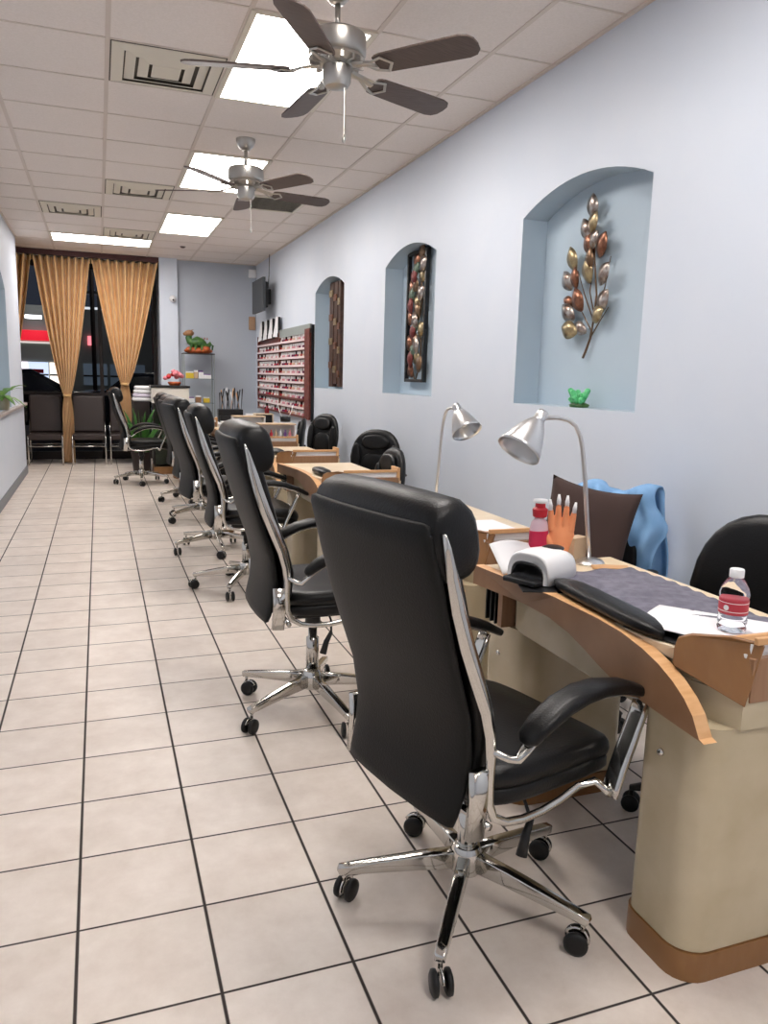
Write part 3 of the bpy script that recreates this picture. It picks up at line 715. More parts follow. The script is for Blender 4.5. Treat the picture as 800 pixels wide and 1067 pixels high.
# ------------------------------------------------------------------ technician chairs
def make_tech(smooth_back=False):
    t = thing('technician_chair', '', 'chair', (0,0,0), 0, 'low-back technician chairs')
    Lb = M['leather']; bp_ = M['blackplastic']
    def bk(w_, h_, th_, x, zc, n=28, e=2.6):
        rings = []
        for q, dx in ((.55,-th_),(.86,-th_*.9),(.97,-th_*.5),(1,0),(.97,th_*.5),(.86,th_*.9),(.55,th_)):
            rg = []
            for i in range(n):
                a = 2*PI*i/n; c_, s_ = math.cos(a), math.sin(a)
                y = w_*q*math.copysign(abs(c_)**(2/e), c_); z = h_*q*math.copysign(abs(s_)**(2/e), s_)
                y *= 1-.10*max(0, z/h_)-.05*max(0, -z/h_)
                rg.append(Vector((x+dx-.12*(z)*.8+.6*y*y, y, zc+z)))
            rings.append(rg)
        return MB().loft(rings)
    bk(.225,.225,.030,-.22,.72).build('backrest', Lb, t, smooth=True)
    if not smooth_back:
        bk(.12,.06,.016,-.188,.845).build('upper_pad', Lb, t, smooth=True)
        bk(.13,.10,.018,-.185,.66).build('lumbar_pad', Lb, t, smooth=True)
        for s in (-1, 1): bk(.04,.13,.014,-.178,.70).xf(Matrix.Translation((.01, s*.165, 0))).build('side_pad', Lb, t, smooth=True)
    MB().sweep([(-.235,0,.62),(-.26,0,.52),(-.24,0,.42),(-.12,0,.395),(0,0,.395)], .022, .008, seg=10, up=(0,1,0)).build('back_support', bp_, t, smooth=True)
    MB().loft([[Vector((.02+.235*q*math.copysign(abs(math.cos(a))**.6, math.cos(a)), .24*q*math.copysign(abs(math.sin(a))**.6, math.sin(a)), z)) for a in [2*PI*i/32 for i in range(32)]] for z, q in ((.40,.8),(.405,.93),(.43,1),(.46,.98),(.475,.85),(.48,.5))]).build('seat', Lb, t, smooth=True)
    for s in (-1, 1):
        MB().sweep([(-.08,s*.22,.42),(-.08,s*.27,.44),(-.06,s*.28,.55),(-.04,s*.28,.60)], .012, seg=8).build('arm_post', bp_, t, smooth=True)
        MB().sweep([(-.16,s*.28,.605),(-.13,s*.28,.612),(0,s*.28,.617),(.10,s*.28,.612),(.13,s*.28,.604)], [.012,.026,.03,.026,.012], [.006,.012,.014,.012,.006], seg=12, e=2.6).build('armrest', Lb, t, smooth=True)
    MB().lathe([(.028,.09),(.028,.22),(.018,.23),(.018,.40)], 18).build('gas_lift', bp_, t, smooth=True)
    for k in range(5):
        a = 2*PI*k/5; Rm = Matrix.Rotation(a, 4, 'Z')
        MB().sweep([(.0,0,.11),(.12,0,.105),(.25,0,.085),(.28,0,.075)], [.026,.022,.018,.012], [.018,.015,.011,.008], seg=10, e=3).xf(Rm).build('base_leg', bp_, t, smooth=True)
        c = MB().lathe([(.008,.05),(.008,.08)], 8, (.275,0,0)).xf(Rm).build('caster', bp_, t)
        for s in (-1, 1): MB().lathe([(.001,-.009),(.022,-.009),(.028,-.004),(.028,.004),(.022,.009),(.001,.009)], 16, (.275, s*.017, .028), (0,1,0)).xf(Rm).build('wheel', M['rubber'], c, smooth=True)
    return t
TA = make_tech(True); TA.location = (1.76, 1.68, .0); TA.rotation_euler.z = R(206)
for ch in children(TA):
    if ch.name.startswith('backrest'): ch.scale = (1, 1.1, 1.12); ch.location.z = -.092
TA['label'] = 'black technician chair with a smooth rounded back at the right edge'
TB = make_tech(False)
techs = [((1.80,2.62), 215, 'dark technician chair holding the brown cushion and the blue jacket', 0),
 ((1.61,4.80), 182, 'low black technician chair seen edge-on behind the nearest headrest', -.045),
 ((1.925,5.68), 225, 'black padded technician chair facing the room behind the fourth desk', .005),
 ((1.83,8.2), 165, 'black technician chair seen edge-on below the polish rack', -.03),
 ((1.90,7.35), 205, 'black padded technician chair against the wall below the third niche', .05)]
low = [c for c in children(TB) if c.name.split('.')[0] in ('backrest','upper_pad','lumbar_pad','side_pad')]
TB.location = (1.80, 2.62, 0); TB.rotation_euler.z = R(215); TB['label'] = techs[0][2]
for (p, a, l, rs) in techs[1:]:
    c = dup(TB, (p[0], p[1], 0), R(a), l)
    for ch in children(c):
        if ch.name.split('.')[0] in ('backrest','upper_pad','lumbar_pad','side_pad'): ch.location.z += rs

for c in low: c.location.z = -.075
# cushion and jacket on the second technician chair
def pillow(u, v):
    return 0
def pil():
    n = 22; vs = []; fs = []
    for s in (1, -1):
        for j in range(n+1):
            for i in range(n+1):
                a, b = -1+2*i/n, -1+2*j/n
                k_ = 1-.10*(1-abs(a)**2)*abs(b)**3; k2 = 1-.10*(1-abs(b)**2)*abs(a)**3
                th_ = .055*((1-a**4)*(1-b**4))**.6
                vs.append((s*th_, .172*a*k2, .235*b*k_))
    m_ = (n+1)**2
    for s in range(2):
        for j in range(n):
            for i in range(n):
                q = s*m_+j*(n+1)+i
                fs.append((q, q+1, q+n+2, q+n+1))
    o = MB().add(vs, fs)
    return o
o = pil().build('throw_pillow', M['cushionbrown'], smooth=True)
bmx = bmesh.new(); bmx.from_mesh(o.data); bmesh.ops.remove_doubles(bmx, verts=bmx.verts, dist=.0006); bmesh.ops.recalc_face_normals(bmx, faces=bmx.faces); bmx.to_mesh(o.data); bmx.free()
o.matrix_world = Matrix.Translation((1.735, 2.47, .748)) @ Matrix.Rotation(R(238), 4, 'Z') @ Matrix.Rotation(R(-14), 4, 'Y') @ Matrix.Rotation(R(-10), 4, 'X')
tag(o, 'square dark brown pillow propped on the technician chair behind the lamp', 'cushion')
def jk(u, v):
    # cloth hanging over the chair back: u across, v from front hem over the top to rear hem
    y = -.05+u*(.29+.05*v)
    s_ = v*1.0
    if v < .45: z = .46+.44*(v/.45); x = .085
    elif v < .6: a = (v-.45)/.15*PI; z = .90+.035*math.sin(a); x = .085*math.cos(a)
    else: z = .90-.5*(v-.6)/.4; x = -.085
    fold = .026*math.sin(u*15+v*5)+.014*math.sin(u*33-v*7)+.012*math.sin(v*26+u*9)
    if u > .6 and v < .5: y += .05*(u-.6)/.4*math.exp(-((z-.78)/.07)**2)
    return (x+fold*(1 if x > 0 else 1), y+.02*math.sin(v*9), z+.02*math.sin(u*9))
o = MB().grid(50, 50, jk).build('blue_jacket', M['jacket'], smooth=True, solid=.006)
o.matrix_world = Matrix.Translation((1.985, 2.755, -.005)) @ Matrix.Rotation(R(219), 4, 'Z')
tag(o, 'light blue jacket hanging over the technician chair by the wall', 'jacket')

# ------------------------------------------------------------------ wall art and niche ornament
def leaf_mb(p, d, ln, w_, nrm=(-1,0,0)):
    d = Vector(d).normalized(); n_ = Vector(nrm); s_ = d.cross(n_).normalized(); p = Vector(p)
    vs = []; fs = []; N_ = 8
    for i in range(N_+1):
        u = i/N_; hw = w_*math.sin(PI*min(1, u*.96+.03))**.8
        cpt = p+d*ln*u+n_*.008*math.sin(PI*u)
        vs += [cpt-s_*hw-n_*.002, cpt+n_*.010*math.sin(PI*u), cpt+s_*hw-n_*.002]
    for i in range(N_):
        for k in range(2):
            q = 3*i+k; fs.append((q, q+1, q+4, q+3))
    return MB().add(vs, fs)
t = thing('metal_leaf_branch', 'metal branch with copper and silver leaves hanging in the large niche', 'wall art', (2.44, 3.60, 1.49))
stem = [(0,.0,0),(0,-.02,.03),(0,-.055,.10),(0,-.075,.20),(0,-.085,.32),(0,-.055,.46),(0,-.03,.60),(0,-.03,.72)]
MB().sweep([(0,p[1],p[2]) for p in stem], [.007,.007,.006,.005,.005,.004,.004,.003], seg=8, up=(1,0,0)).build('stem', M['gun'], t, smooth=True)
tw = [((-.075,.20),(-.13,.34),(-.16,.50)), ((-.06,.13),(.03,.24),(.10,.33)), ((-.07,.18),(.02,.33),(.085,.46)), ((-.075,.20),(-.02,.34),(-.04,.50)), ((-.055,.11),(-.11,.18),(-.17,.25))]
for q in tw: MB().sweep([(0,a*1.15,b) for a, b in q], [.004,.003,.002], seg=6, up=(1,0,0)).build('twig', M['gun'], t, smooth=True)
lv = [((-.03,.70),(-.02,1),.095,.030),((-.02,.60),(.35,1),.09,.026),((-.035,.63),(-.6,1),.085,.026),((-.05,.52),(.45,1),.10,.028),((-.10,.50),(-.5,1),.10,.030),((-.045,.55),(-.7,.9),.08,.024),
 ((.09,.46),(.25,1),.10,.028),((.10,.36),(.5,1),.09,.028),((.05,.36),(.0,1),.085,.024),((-.03,.38),(.1,1),.10,.028),((-.04,.44),(-.1,1),.09,.024),((-.13,.36),(-.75,1),.10,.028),((-.11,.22),(-.7,1),.11,.030),
 ((-.08,.19),(-.9,.45),.09,.026),((-.01,.24),(.4,1),.10,.030),((.08,.28),(.9,.45),.075,.020),((.06,.20),(.8,.8),.10,.028),((.02,.13),(1,.35),.10,.030),((-.03,.13),(.9,.6),.08,.022)]
lm_ = [M['silverleaf'],M['silverleaf'],M['goldleaf'],M['copper'],M['copper'],M['silverleaf'],M['goldleaf'],M['silverleaf'],M['copper'],M['goldleaf'],M['gun']]
for i, (p, d, ln, w_) in enumerate(lv):
    leaf_mb((-.012-.01*(i % 3), p[0]*1.15, p[1]), (-.15, d[0]*1.2, d[1]), ln*1.35, w_*1.65).build('leaf', lm_[i % len(lm_)], t, smooth=True, solid=.002)
t = thing('framed_relief', 'tall narrow black framed metal leaf relief in the second niche', 'wall art', (2.425, 5.92, 1.33))
fr = MB().box(-.02,.015,-.2,-.175,0,1.03).box(-.02,.015,.175,.2,0,1.03).box(-.02,.015,-.175,.175,0,.025).box(-.02,.015,-.175,.175,1.005,1.03)
fr.build('frame', M['blackplastic'], t, bevel=.003)
cols = [M['copper'],M['silverleaf'],mat('sage metal',(84,100,86),.5,.4),M['goldleaf'],mat('wine metal',(110,48,46),.5,.4),M['gun']]
for i in range(26):
    z = .04+.036*i; y = (-.06 if i % 2 else .07)+random.uniform(-.03,.03); a = random.uniform(-1,1)
    leaf_mb((-.004-.008*(i % 3), y, z), (0, a*1.6, 1), .15, .062).build('leaf', cols[(i*5) % 6], t, smooth=True, solid=.003)
MB().sweep([(0,.1*math.sin(z*7),z) for z in [.02+.07*i for i in range(15)]], .006, seg=6, up=(1,0,0)).build('vine', M['gun'], t, smooth=True)
MB().sweep([(0,-.1*math.sin(z*6),z) for z in [.02+.07*i for i in range(15)]], .006, seg=6, up=(1,0,0)).build('vine', M['gun'], t, smooth=True)
t = thing('slat_art', 'brown wooden block panel hanging in the far third niche', 'wall art', (2.42, 8.15, 1.25))
for k, (y0, y1) in enumerate(((-.2,-.12),(-.09,.03),(.06,.2))):
    MB().box(-.03,.02,y0,y1,0 if k != 1 else .03,1.10).build('slat', M['artbrown'], t, bevel=.003)
    for j in range(4): MB().box(-.042,-.031,y0+.01,y1-.01,.10+.25*j+.05*k,.17+.25*j+.05*k).build('inlay', M['goldleaf'] if (j+k) % 2 else M['copper'], t, bevel=.002)
t = thing('green_ornament', 'small bright green coral-like ornament on the sill of the large niche', 'ornament', (2.37, 3.50, SILL)); t.scale = (1.6,1.6,1.25)
MB().lathe([(.001,0),(.03,0),(.034,.012),(.02,.02),(.001,.02)], 16).build('base', M['darkgreen'], t, smooth=True)
gm = mat('bright green glaze', (70,180,110), .3, rgb2=(120,220,150), nscale=60)
for i in range(16):
    a = 2.4*i; r = .008+.024*((i*7) % 5)/5; hh = .035+.045*((i*3) % 7)/7
    MB().sweep([(r*.5*math.cos(a),r*.5*math.sin(a),.012),(r*math.cos(a),r*math.sin(a),hh*.6),(1.4*r*math.cos(a),1.4*r*math.sin(a),hh),(1.5*r*math.cos(a),1.5*r*math.sin(a),hh+.006)], [.005,.008,.010,.004], seg=8).build('stalk', gm, t, smooth=True)

# ------------------------------------------------------------------ polish rack
RY0, RY1, RZ0, RZ1 = 8.66, 11.70, .86, 1.91
t = thing('polish_rack', 'mahogany wall rack of nail polish bottles between the niche and the corner', 'rack', (XR, 0, 0))
MB().box(-.02,-.001,RY0,RY1,RZ0,RZ1).build('back_board', M['redwood'], t)
MB().box(-.034,-.001,RY0-.02,RY0,RZ0-.02,RZ1+.02).build('end_panel', M['blackplastic'], t)
MB().box(-.055,-.001,RY1,RY1+.03,RZ0,RZ1).build('end_panel', M['redwood'], t)
YM = 10.25
MB().box(-.055,-.02,YM-.015,YM+.015,RZ0,RZ1).build('middle_panel', M['redwood'], t)
MB().box(-.056,-.02,RY0+.0,RY0+.22,RZ0,RZ1-.02).build('near_post', M['redwood'], t)
MB().box(-.05,-.021,RY0,YM,RZ1-.07,RZ1+.03).build('header', M['greyheader'], t)
NS = 10; shelf_z = []
for k in range(NS):
    z = RZ0+.02+k*.099; shelf_z.append(z)
    s_ = MB().box(-.055,-.02,RY0,RY1,z-.012,z).build('shelf', M['redwood'], t)
    MB().box(-.060,-.0555,RY0+.22,RY1,z-.012,z+.014).build('shelf_lip', M['strip'] if k % 2 or k > 3 else M['redwood'], s_)
bcol = [mat('polish '+n, c, .2, coat=.5) for n, c in (('rose',(214,150,160)),('white',(236,228,228)),('nude',(214,180,160)),('red',(170,40,52)),('plum',(110,50,80)),('clear',(225,215,215)))]
bm_ = []
for c in bcol:
    o = MB().lathe([(.001,0),(.016,0),(.017,.005),(.017,.034),(.008,.042)], 8).build('polish_bottle', c)
    cp = MB().lathe([(.009,.040),(.009,.072),(.001,.073)], 8).build('cap', M['white'] if c is not bcol[3] else M['blackplastic'], o)
    bm_.append(o)
cn = ['rose','white','nude','red','plum','clear']; first = set()
rown = ['lowest','second lowest','third','fourth','fifth','sixth','seventh','eighth','second highest','highest']
for k in range(NS):
    for sec, (ya, yb, n_) in enumerate(((RY0+.27, YM-.05, 14), (YM+.06, RY1-.05, 14))):
        for i in range(n_):
            if k == 9 and sec == 1: continue
            ci = (i//3+k*2+sec*3+(i*i % 2)) % 6
            y = ya+(yb-ya)*(i+.5)/n_+random.uniform(-.01,.01)
            src = bm_[ci]
            if ci not in first: first.add(ci); o = src
            else: o = copy_tree(src)
            o.location = (XR-.0375, y, shelf_z[k])
            tag(o, '%s nail polish bottle on the %s shelf of the rack, %s section' % (cn[ci], rown[k], 'near' if sec == 0 else 'far'), 'bottle', 'nail polish bottles on the wall rack')
for i in range(4):
    sh_ = MB().add([(0,0,0),(0,.30,0),(.04,.30,.27),(.04,0,.27)], [(0,1,2,3)]).build('colour_chart', M['paper'], solid=.004)
    sh_.location = (XR-.062, RY1-.36-.35*i, RZ1-.055)
    fb = MB().box(-.006,.002,-.02,.0,0,.05).box(.0,.03,-.02,.0,.0,.26).build('edge_strip', M['blackplastic'], sh_)
    sh_.rotation_euler = (R(-4+2*i), 0, 0)
    tag(sh_, ['white colour chart leaning on the rack top nearest the corner','second white colour chart from the corner on the rack top','third white colour chart from the corner on the rack top','nearest white colour chart on the rack top beside the grey header'][i], 'chart', 'charts on the rack top')

# ------------------------------------------------------------------ tv and small wall devices
t = thing('television', 'dark grey wall television seen edge-on in the far corner', 'television', (2.14, 10.98, 2.43), 0)
MB().box(-.04,.0,-.38,.38,-.22,.22).build('screen', M['tvgrey'], t, bevel=.004)
MB().box(.0,.05,-.30,.30,-.17,.17).build('rear_housing', M['blackplastic'], t, bevel=.01)
MB().box(.05,.14,-.06,.06,-.10,.10).build('wall_bracket', M['blackplastic'], t)
MB().sweep([(.09,-.1,.1),(.10,-.12,.3),(.11,-.1,.55)], .006, seg=6).build('cable', M['blackplastic'], t)
o = tag(MB().box(-.05,.05,-.02,.0,0,.20).build('hanging_wood_plaque', mat('tan wood', (176,142,112), .6), bevel=.01), 'small tan wooden plaque under the television in the corner', 'plaque')
o.location = (2.235, YB-.002, 2.03)
tag(MB().box(-.06,.06,-.05,0,0,.12).build('wall_speaker', M['white'], loc=(2.24, YB-.001, 2.80), bevel=.01), 'small white device high in the corner above the television', 'device')
t = thing('security_camera', 'white dome security camera on the wall column', 'camera', (1.06, YB-.062, 2.42))
MB().lathe([(.001,0),(.05,0),(.05,.02),(.04,.04)], 20, (0,0,0), (0,-1,0)).build('mount', M['white'], t, smooth=True)
MB().ell((0,-.06,-.01),(.042,.042,.042)).build('dome', M['white'], t, smooth=True)
MB().ell((0,-.095,-.02),(.014,.014,.014)).build('lens', M['blackplastic'], t, smooth=True)

# ------------------------------------------------------------------ curtains
def curtain(label, xt0, xt1, xk, zk, wk, tail_w, folds, z0, y=12.2, ztop=2.915):
    t = thing('curtain', label, 'curtain', (0, y, 0), 0, 'gold curtains')
    nx, nz = folds*16, 70
    def fn(u, v):
        z = ztop-(ztop-z0)*v
        if z > zk:
            q = (z-zk)/(ztop-zk); s_ = q**.62
            l = (xk-wk)+(xt0-(xk-wk))*s_**1.25; r = (xk+wk)+(xt1-(xk+wk))*s_**1.25
            amp = .014+.040*s_
        else:
            q = min(1, (zk-z)/.35); l = xk-wk-(tail_w-wk)*math.sin(q*PI/2); r = xk+wk+(tail_w-wk)*math.sin(q*PI/2); amp = .014+.012*q
        x = l+(r-l)*u
        c_ = (1+math.cos(2*PI*folds*u+.25*math.sin(5*v+9*u)))/2
        return (x+.004*math.sin(2*PI*folds*u+v*2), .035-3.3*amp*(c_**2.4), z)
    MB().grid(nx, nz, fn).build('drape', M['curtain'], t, smooth=True, solid=.003)
    hd = MB().grid(nx, 4, lambda u, v: (xt0+(xt1-xt0)*u, -.0+.045-.165*((1+math.cos(2*PI*folds*u))/2)**2.6, ztop-.0-.07*v)).build('pleat_heading', M['curtain'], t, smooth=True, solid=.006)
    MB().lathe([(wk*1.05,-.02),(wk*1.18,-.01),(wk*1.18,.01),(wk*1.05,.02)], 20, (xk, 0, zk)).xf(Matrix.Diagonal((1,1,1,1))).build('tieback', M['curtain'], t, smooth=True)
    return t
curtain('middle gold curtain, tied low and hanging to the floor between waiting chairs', -.80, -.06, -.438, .99, .045, .075, 8, .015)
curtain('right gold curtain, tied higher beside the wall column', -.04, .855, .36, 1.17, .05, .08, 8, .60)
curtain('partial gold curtain at the far left behind the wall edge', -1.62, -.82, -1.22, 1.1, .05, .10, 9, .015)
tag(MB().sweep([(-2.9,12.2,2.945),(.87,12.2,2.945)], .014, seg=10).build('curtain_rod', M['darkframe']), 'dark rod carrying the gold curtains below the ceiling', 'curtain rod')

# ------------------------------------------------------------------ waiting chairs
def make_wait():
    t = thing('waiting_chair', '', 'chair', (0,0,0), 0, 'dark waiting chairs by the window')
    W = M['waitleather']; C = M['chrome']
    MB().box(-.22,.22,-.045,.045,-.27,.27).xf(Matrix.Translation((0,.36,.715)) @ Matrix.Rotation(R(-8), 4, 'X')).build('backrest', W, t, bevel=.025, bseg=3)
    MB().box(-.22,.22,-.08,.36,.36,.445).build('seat', W, t, bevel=.02, bseg=3)
    for s in (-1, 1):
        x = s*.225
        MB().sweep([(x,-.06,0),(x,-.06,.40),(x,-.02,.43)], .011, seg=8, up=(1,0,0)).build('leg', C, t, smooth=True)
        MB().sweep([(x,.40,0),(x,.36,.40),(x,.38,.60)], .011, seg=8, up=(1,0,0)).build('leg', C, t, smooth=True)
        MB().sweep([(x,-.06,.02),(x,.40,.02)], .010, seg=8, up=(0,0,1)).build('floor_rail', C, t, smooth=True)
    MB().sweep([(-.225,-.06,.27),(.225,-.06,.27)], .009, seg=8).build('front_rail', C, t, smooth=True)
    MB().sweep([(-.225,.37,.27),(.225,.37,.27)], .009, seg=8).build('rear_rail', C, t, smooth=True)
    return t
W0 = make_wait(); W0.location = (-.745, 12.06, 0); W0['label'] = 'leftmost dark brown waiting chair before the window'
dup(W0, (-.16, 12.06, 0), 0, 'middle dark brown waiting chair, right of the hanging curtain')
dup(W0, (.36, 12.06, 0), 0, 'right dark brown waiting chair partly behind the side-view salon chair')
# ------------------------------------------------------------------ reception counter corner
t = thing('reception_counter', 'cream display counter with a black top beside the wall column', 'counter', (.90, 10.95, 0))
MB().box(-.26,.25,-.2,.25,1.155,1.185).build('countertop', M['blackplastic'], t, bevel=.004)
MB().box(-.24,.235,-.185,.23,.95,1.154).build('upper_body', mat('white laminate', (224,220,210), .4), t, bevel=.004)
MB().box(-.235,.23,-.18,.225,.10,.95).build('display_glass', M['shelfglass'], t)
for x in (-.235,.215): MB().box(x,x+.015,-.186,-.17,.10,.95).build('corner_post', M['darkframe'], t)
MB().box(-.24,.235,-.186,.23,.0,.10).build('plinth', M['wood_panel'], t)
MB().box(-.20,.20,-.14,.18,.50,.515).build('inner_shelf', M['shelfglass'], t)
MB().box(-.22,.215,.19,.22,.10,.95).build('rear_panel', mat('dark olive panel', (86,88,76), .5), t)
t = thing('flower_arrangement', 'pink and orange flower arrangement on the black-topped counter', 'flowers', (.96, 10.9, 1.1855)); t.scale = (1.3,1.3,1.25)
MB().lathe([(.001,0),(.05,0),(.07,.03),(.06,.04),(.001,.04)], 16).build('bowl', M['orange'], t, smooth=True)
for i in range(14):
    a = i*2.4; r = .02+.085*((i*5) % 7)/7; z = .05+.11*(1-r/.11)+.01*(i % 3)
    MB().ell((r*math.cos(a), r*math.sin(a)*.7, z),(.026,.026,.022), 10, 6).build('bloom', M['pink'] if i % 3 else M['orange'] if i % 2 else M['red'], t, smooth=True)
t = thing('towel_stack', 'white folded goods stacked on a dark stand left of the counter', 'towels', (.575, 11.25, 0))
MB().box(-.13,.07,-.12,.12,0,.96).build('stand', M['darkframe'], t)
for k in range(4): MB().box(-.15+.01*k,.085,-.13,.13,.962+.052*k,1.01+.052*k).build('folded_towel', M['white'] if k != 1 else mat('pale lilac cloth', (214,204,220), .8), t, bevel=.018, bseg=3)
# snake plant
t = thing('snake_plant', 'green long-leaved plant in front of the right curtain tail', 'plant', (.50, 10.80, 0))
smooth_by_angle(MB().lathe([(.001,0),(.10,0),(.13,.30),(.12,.30),(.11,.26),(.001,.26)], 20).build('pot', M['darkframe'], t))
for i in range(20):
    a = i*2.4; r = .02+.07*((i*3) % 5)/5; ln = .38+.28*((i*7) % 9)/9; lean = .10+.16*((i*5) % 7)/7
    pts = [(r*math.cos(a)+lean*u*u*math.cos(a), r*math.sin(a)+lean*u*u*math.sin(a), .25+ln*u) for u in (0,.3,.6,.85,1)]
    MB().sweep(pts, [.022,.036,.032,.018,.002], [.003,.003,.003,.002,.001], seg=8, up=(math.sin(a),-math.cos(a),.1)).build('leaf', M['green'], t, smooth=True)

# etagere with goods and dragon
t = thing('display_shelf', 'slim glass display shelf with dark posts against the blue back wall', 'shelf', (1.39, 11.85, 0))
for x in (-.215,.215):
    for y in (-.13,.13): MB().box(x-.006,x+.006,y-.006,y+.006,0,1.63).build('post', M['greyheader'], t)
for z in (.25,.58,.92,1.27): MB().box(-.205,.205,-.12,.12,z,z+.008).build('glass_shelf', M['shelfglass'], t)
MB().box(-.225,.225,-.14,.14,1.631,1.645).build('top_shelf', M['darkframe'], t)
items = [(-.13,1.279,'yellow',.055,.10,'yellow flower box at the left of the upper glass shelf'),(-.04,1.279,'box',.03,.12,'tan box on the upper glass shelf'),(.03,1.279,'white',.035,.12,'tall white box on the upper glass shelf'),(.12,1.279,'white',.055,.07,'wide white box at the right of the upper glass shelf'),
 (-.12,.929,'white',.05,.08,'white box at the left of the lower glass shelf'),(-.01,.929,'brownfig',.04,.10,'brown jar-like box in the middle of the lower glass shelf'),(.11,.929,'yellow',.045,.08,'yellow box at the right of the lower glass shelf')]
for x, z, c, hw, hh, l in items:
    o = MB().box(-hw,hw,-.04,.04,0,hh*.8).build('product_box', M[c], loc=(1.39+x, 11.83, z), bevel=.004)
    MB().box(-hw*.9,hw*.9,-.036,.036,hh*.8,hh).build('lid', M['white'] if c != 'white' else M['purple'], o, bevel=.003)
    tag(o, l, 'box')
t = thing('dragon_figurine', 'green dragon figurine with a tan head on an orange base atop the display shelf', 'figurine', (1.395, 11.85, 1.646))
MB().ell((0,0,.035),(.21,.11,.05), 20, 8).ell((.10,-.05,.06),(.07,.06,.05),12,6).ell((-.12,-.04,.05),(.07,.06,.045),12,6).build('rock_base', M['orange'], t, smooth=True)
MB().sweep([(.20,0,.05),(.21,0,.12),(.18,0,.15),(.14,.0,.10),(.09,0,.10),(.03,0,.15),(-.02,0,.17),(-.08,0,.15),(-.12,0,.17),(-.14,0,.22),(-.12,-.01,.26)], [.010,.018,.03,.045,.066,.078,.078,.066,.054,.048,.04], seg=14, up=(0,1,0)).build('body', M['darkgreen'], t, smooth=True)
MB().ell((-.13,-.02,.285),(.07,.05,.045), 14, 8).ell((-.185,-.02,.272),(.038,.034,.026), 10, 6).build('head', M['brownfig'], t, smooth=True)
for s in (-1, 1): MB().sweep([(-.11,s*.02-.02,.30),(-.09,s*.03-.02,.33),(-.07,s*.035-.02,.335)], [.008,.006,.002], seg=6).build('horn', M['brownfig'], t, smooth=True)
for x in (-.10,-.03,.06,.12): MB().sweep([(x,-.05,.12),(x-.02,-.08,.07),(x-.03,-.10,.04)], [.02,.016,.01], seg=8).build('leg', M['darkgreen'], t, smooth=True)
for i in range(7): MB().lathe([(.012,0),(.001,.035)], 6, (.13-.04*i, 0, .155+.05*math.sin(1.2+i*.35))).build('back_spike', M['orange'], t)
# corner worktable with tools
t = thing('corner_table', 'low white corner table crowded with tools below the rack', 'table', (1.90, 10.35, 0))
MB().box(-.52,.36,-.35,.45,.70,.73).build('tabletop', M['white'], t, bevel=.004)
for x in (-.48,.32):
    for y in (-.31,.41): MB().box(x-.02,x+.02,y-.02,y+.02,0,.70).build('leg', M['white'], t)
MB().box(-.48,.32,.40,.42,.30,.70).build('rear_board', M['white'], t)
t = thing('framed_black_box', 'black box with a cream frame on the corner table', 'box', (2.02, 10.1, .731))
fr = MB().box(-.13,.11,-.06,.08,0,.012).box(-.13,.11,-.06,.08,.118,.13).box(-.13,-.118,-.06,.08,.012,.118).box(.098,.11,-.06,.08,.012,.118)
fr.build('frame', M['top'], t); MB().box(-.117,.097,-.045,.07,.013,.117).build('dark_front', M['blackplastic'], t)
t = thing('tool_organizer', 'black desk organizer filled with brushes and files', 'organizer', (1.62, 10.35, .731))
MB().box(-.16,.16,-.06,.08,0,.17).build('case', M['blackplastic'], t, bevel=.01)
MB().box(-.15,.15,-.10,-.06,0,.09).build('front_tray', M['blackplastic'], t, bevel=.008)
for i in range(16):
    x = -.14+.0187*i; c = ['blackplastic','blackplastic','wood_edge','darkframe','white','blackplastic'][i % 6]; hh = .27+.10*((i*5) % 7)/7; dx = .04*math.sin(i*1.7)
    o = MB().sweep([(0,0,0),(dx*.6,0,hh*.6),(dx,0,hh),(dx*1.05,0,hh+.02)], [.004,.006,.009,.004], seg=7).build('brush', M[c], smooth=True, loc=(1.62+x, 10.33+.02*(i % 3), .902))
    o.location.z = .9015; o.scale.z = .75
    tag(o, 'brush or file standing %s in the black organizer' % ['at the far left','left of the middle','in the middle','right of the middle'][i//4], 'brush', 'brushes in the black organizer')
o = MB().box(-.10,.10,-.03,.03,0,.11).build('white_carton', M['paper'], loc=(1.93,10.40,.731), bevel=.003)
MB().box(-.101,.101,-.031,.031,.08,.085).build('tape_seam', M['box'], o)
tag(o, 'white carton on the corner table right of the black organizer', 'box')
t = thing('red_bottle', 'dark red bottle beside the framed black box', 'bottle', (2.06, 10.12, .862))
MB().lathe([(.001,0),(.03,0),(.032,.06),(.015,.08),(.013,.10)], 14).build('body', mat('deep red glass', (120,20,36), .2), t, smooth=True)
MB().lathe([(.014,.10),(.014,.13),(.001,.13)], 12).build('cap', M['blackplastic'], t)
o = MB().lathe([(.001,0),(.045,0),(.05,.05),(.046,.05),(.042,.006),(.001,.006)], 18).build('tool_cup', M['blackplastic'], loc=(2.12, 9.62, .731), smooth=True)
tag(o, 'small black cup holding a pair of white files near the rack', 'cup')
o.location = (1.60, 7.02, .9365)
for i, dx in enumerate((-.02,.02)):
    q = MB().sweep([(0,0,0),(dx*2,0,.08),(dx*3,0,.15)], [.008,.010,.008], [.003]*3, seg=8).build('nail_file', M['white'], loc=(1.60+dx*.6, 7.02, .944), smooth=True)
    tag(q, 'white nail file leaning %s in the small black cup' % ('left' if dx < 0 else 'right'), 'nail file', 'files in the small cup')
t = thing('paper_pile', 'untidy pile of white and yellow papers at the front of the corner table', 'papers', (1.62, 10.12, .731))
for i in range(6): MB().box(-.15,.15,-.08,.08,.004*i,.004*i+.003, R(-14+6*i)).build('sheet', M['paper'] if i % 3 else M['top'], t)
t = thing('blue_spray_bottle', 'blue spray bottle on the corner table beside the rack', 'bottle', (2.15, 10.55, .731))
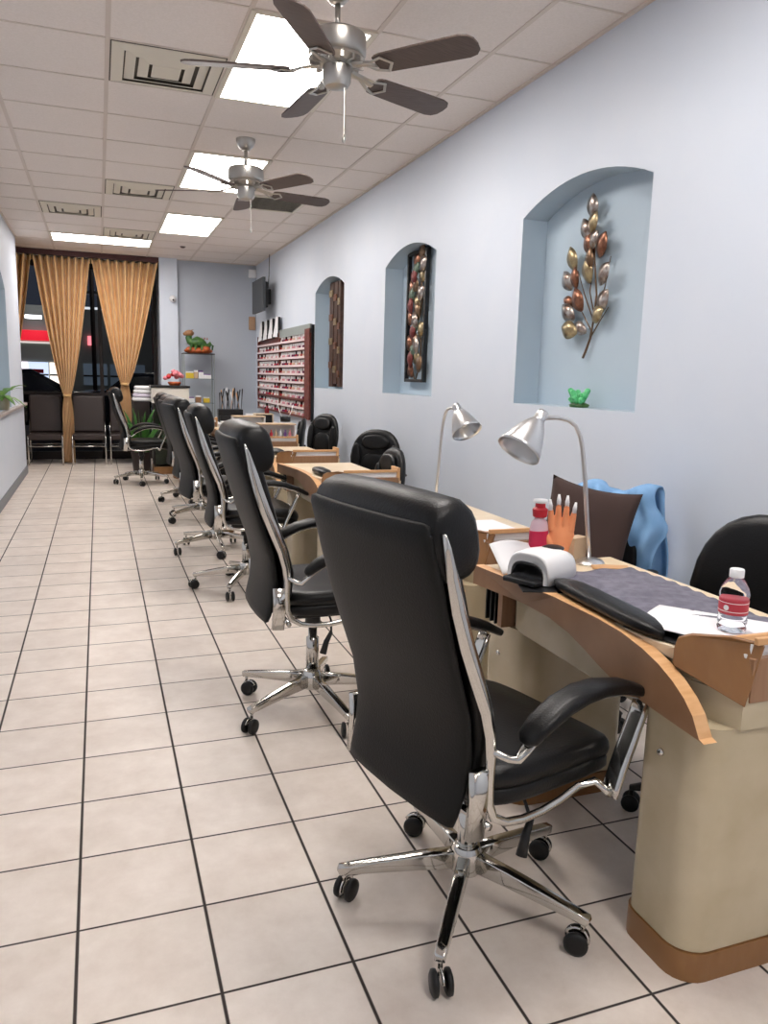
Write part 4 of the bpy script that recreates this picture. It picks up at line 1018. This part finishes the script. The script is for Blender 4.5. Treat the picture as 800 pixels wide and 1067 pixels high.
MB().lathe([(.001,0),(.035,0),(.037,.10),(.018,.14),(.014,.17)], 16).build('body', M['blue'], t, smooth=True)
MB().box(-.035,.012,-.009,.009,.17,.20).box(-.03,-.022,-.005,.005,.13,.17).build('trigger_head', M['darkframe'], t, bevel=.003)

# left ledge and plant
tag(MB().box(XL-.0,XL+.05,8.1,11.08,.89,.925).build('wall_ledge', M['stone'], bevel=.006), 'grey stone ledge under the arch on the left wall', 'ledge')
t = thing('ledge_plant', 'leafy green plant in a glass pot on the left wall ledge', 'plant', (XL-.02, 8.95, .9305)); t.scale = (1.25,1.25,1.25)
smooth_by_angle(MB().lathe([(.001,0),(.05,0),(.06,.03),(.055,.12),(.05,.12),(.05,.02),(.001,.02)], 20).build('pot', mat('beige glazed pot', (176,170,150), .3), t))
MB().lathe([(.001,.09),(.049,.09),(.049,.10),(.001,.105)], 16).build('soil', M['soil'], t)
lp = mat('fresh green leaf', (110,150,60), .4, rgb2=(70,120,44), nscale=12)
for i in range(15):
    a = i*2.4+.3; ln = .12+.10*((i*5) % 7)/7; el = .35+.9*((i*3) % 5)/5
    dx, dy = math.cos(a)*.75+.25, math.sin(a)
    pts = []
    for u in (0,.25,.5,.75,1): pts.append((dx*ln*u*1.1, dy*ln*u*1.3, .10+ln*(el*u*1.3-.9*u*u)))
    MB().sweep(pts, [.004,.018,.028,.020,.001], [.0015]*5, seg=8, up=(0,0,1)).build('leaf', lp, t, smooth=True)

# ------------------------------------------------------------------ world and render look
w = bpy.data.worlds.new('night'); sc.world = w; w.use_nodes = True
w.node_tree.nodes['Background'].inputs[0].default_value = (.012, .014, .02, 1); w.node_tree.nodes['Background'].inputs[1].default_value = 1
sc.view_settings.view_transform = 'Standard'; sc.view_settings.look = 'None'; sc.view_settings.gamma = 1
sc.view_settings.use_curve_mapping = False
sc.view_settings.exposure = 0.82
sc.cycles.use_denoising = True
sc.cycles.max_bounces = 8; sc.cycles.diffuse_bounces = 4; sc.cycles.transmission_bounces = 8
sc.cycles.sample_clamp_indirect = 8
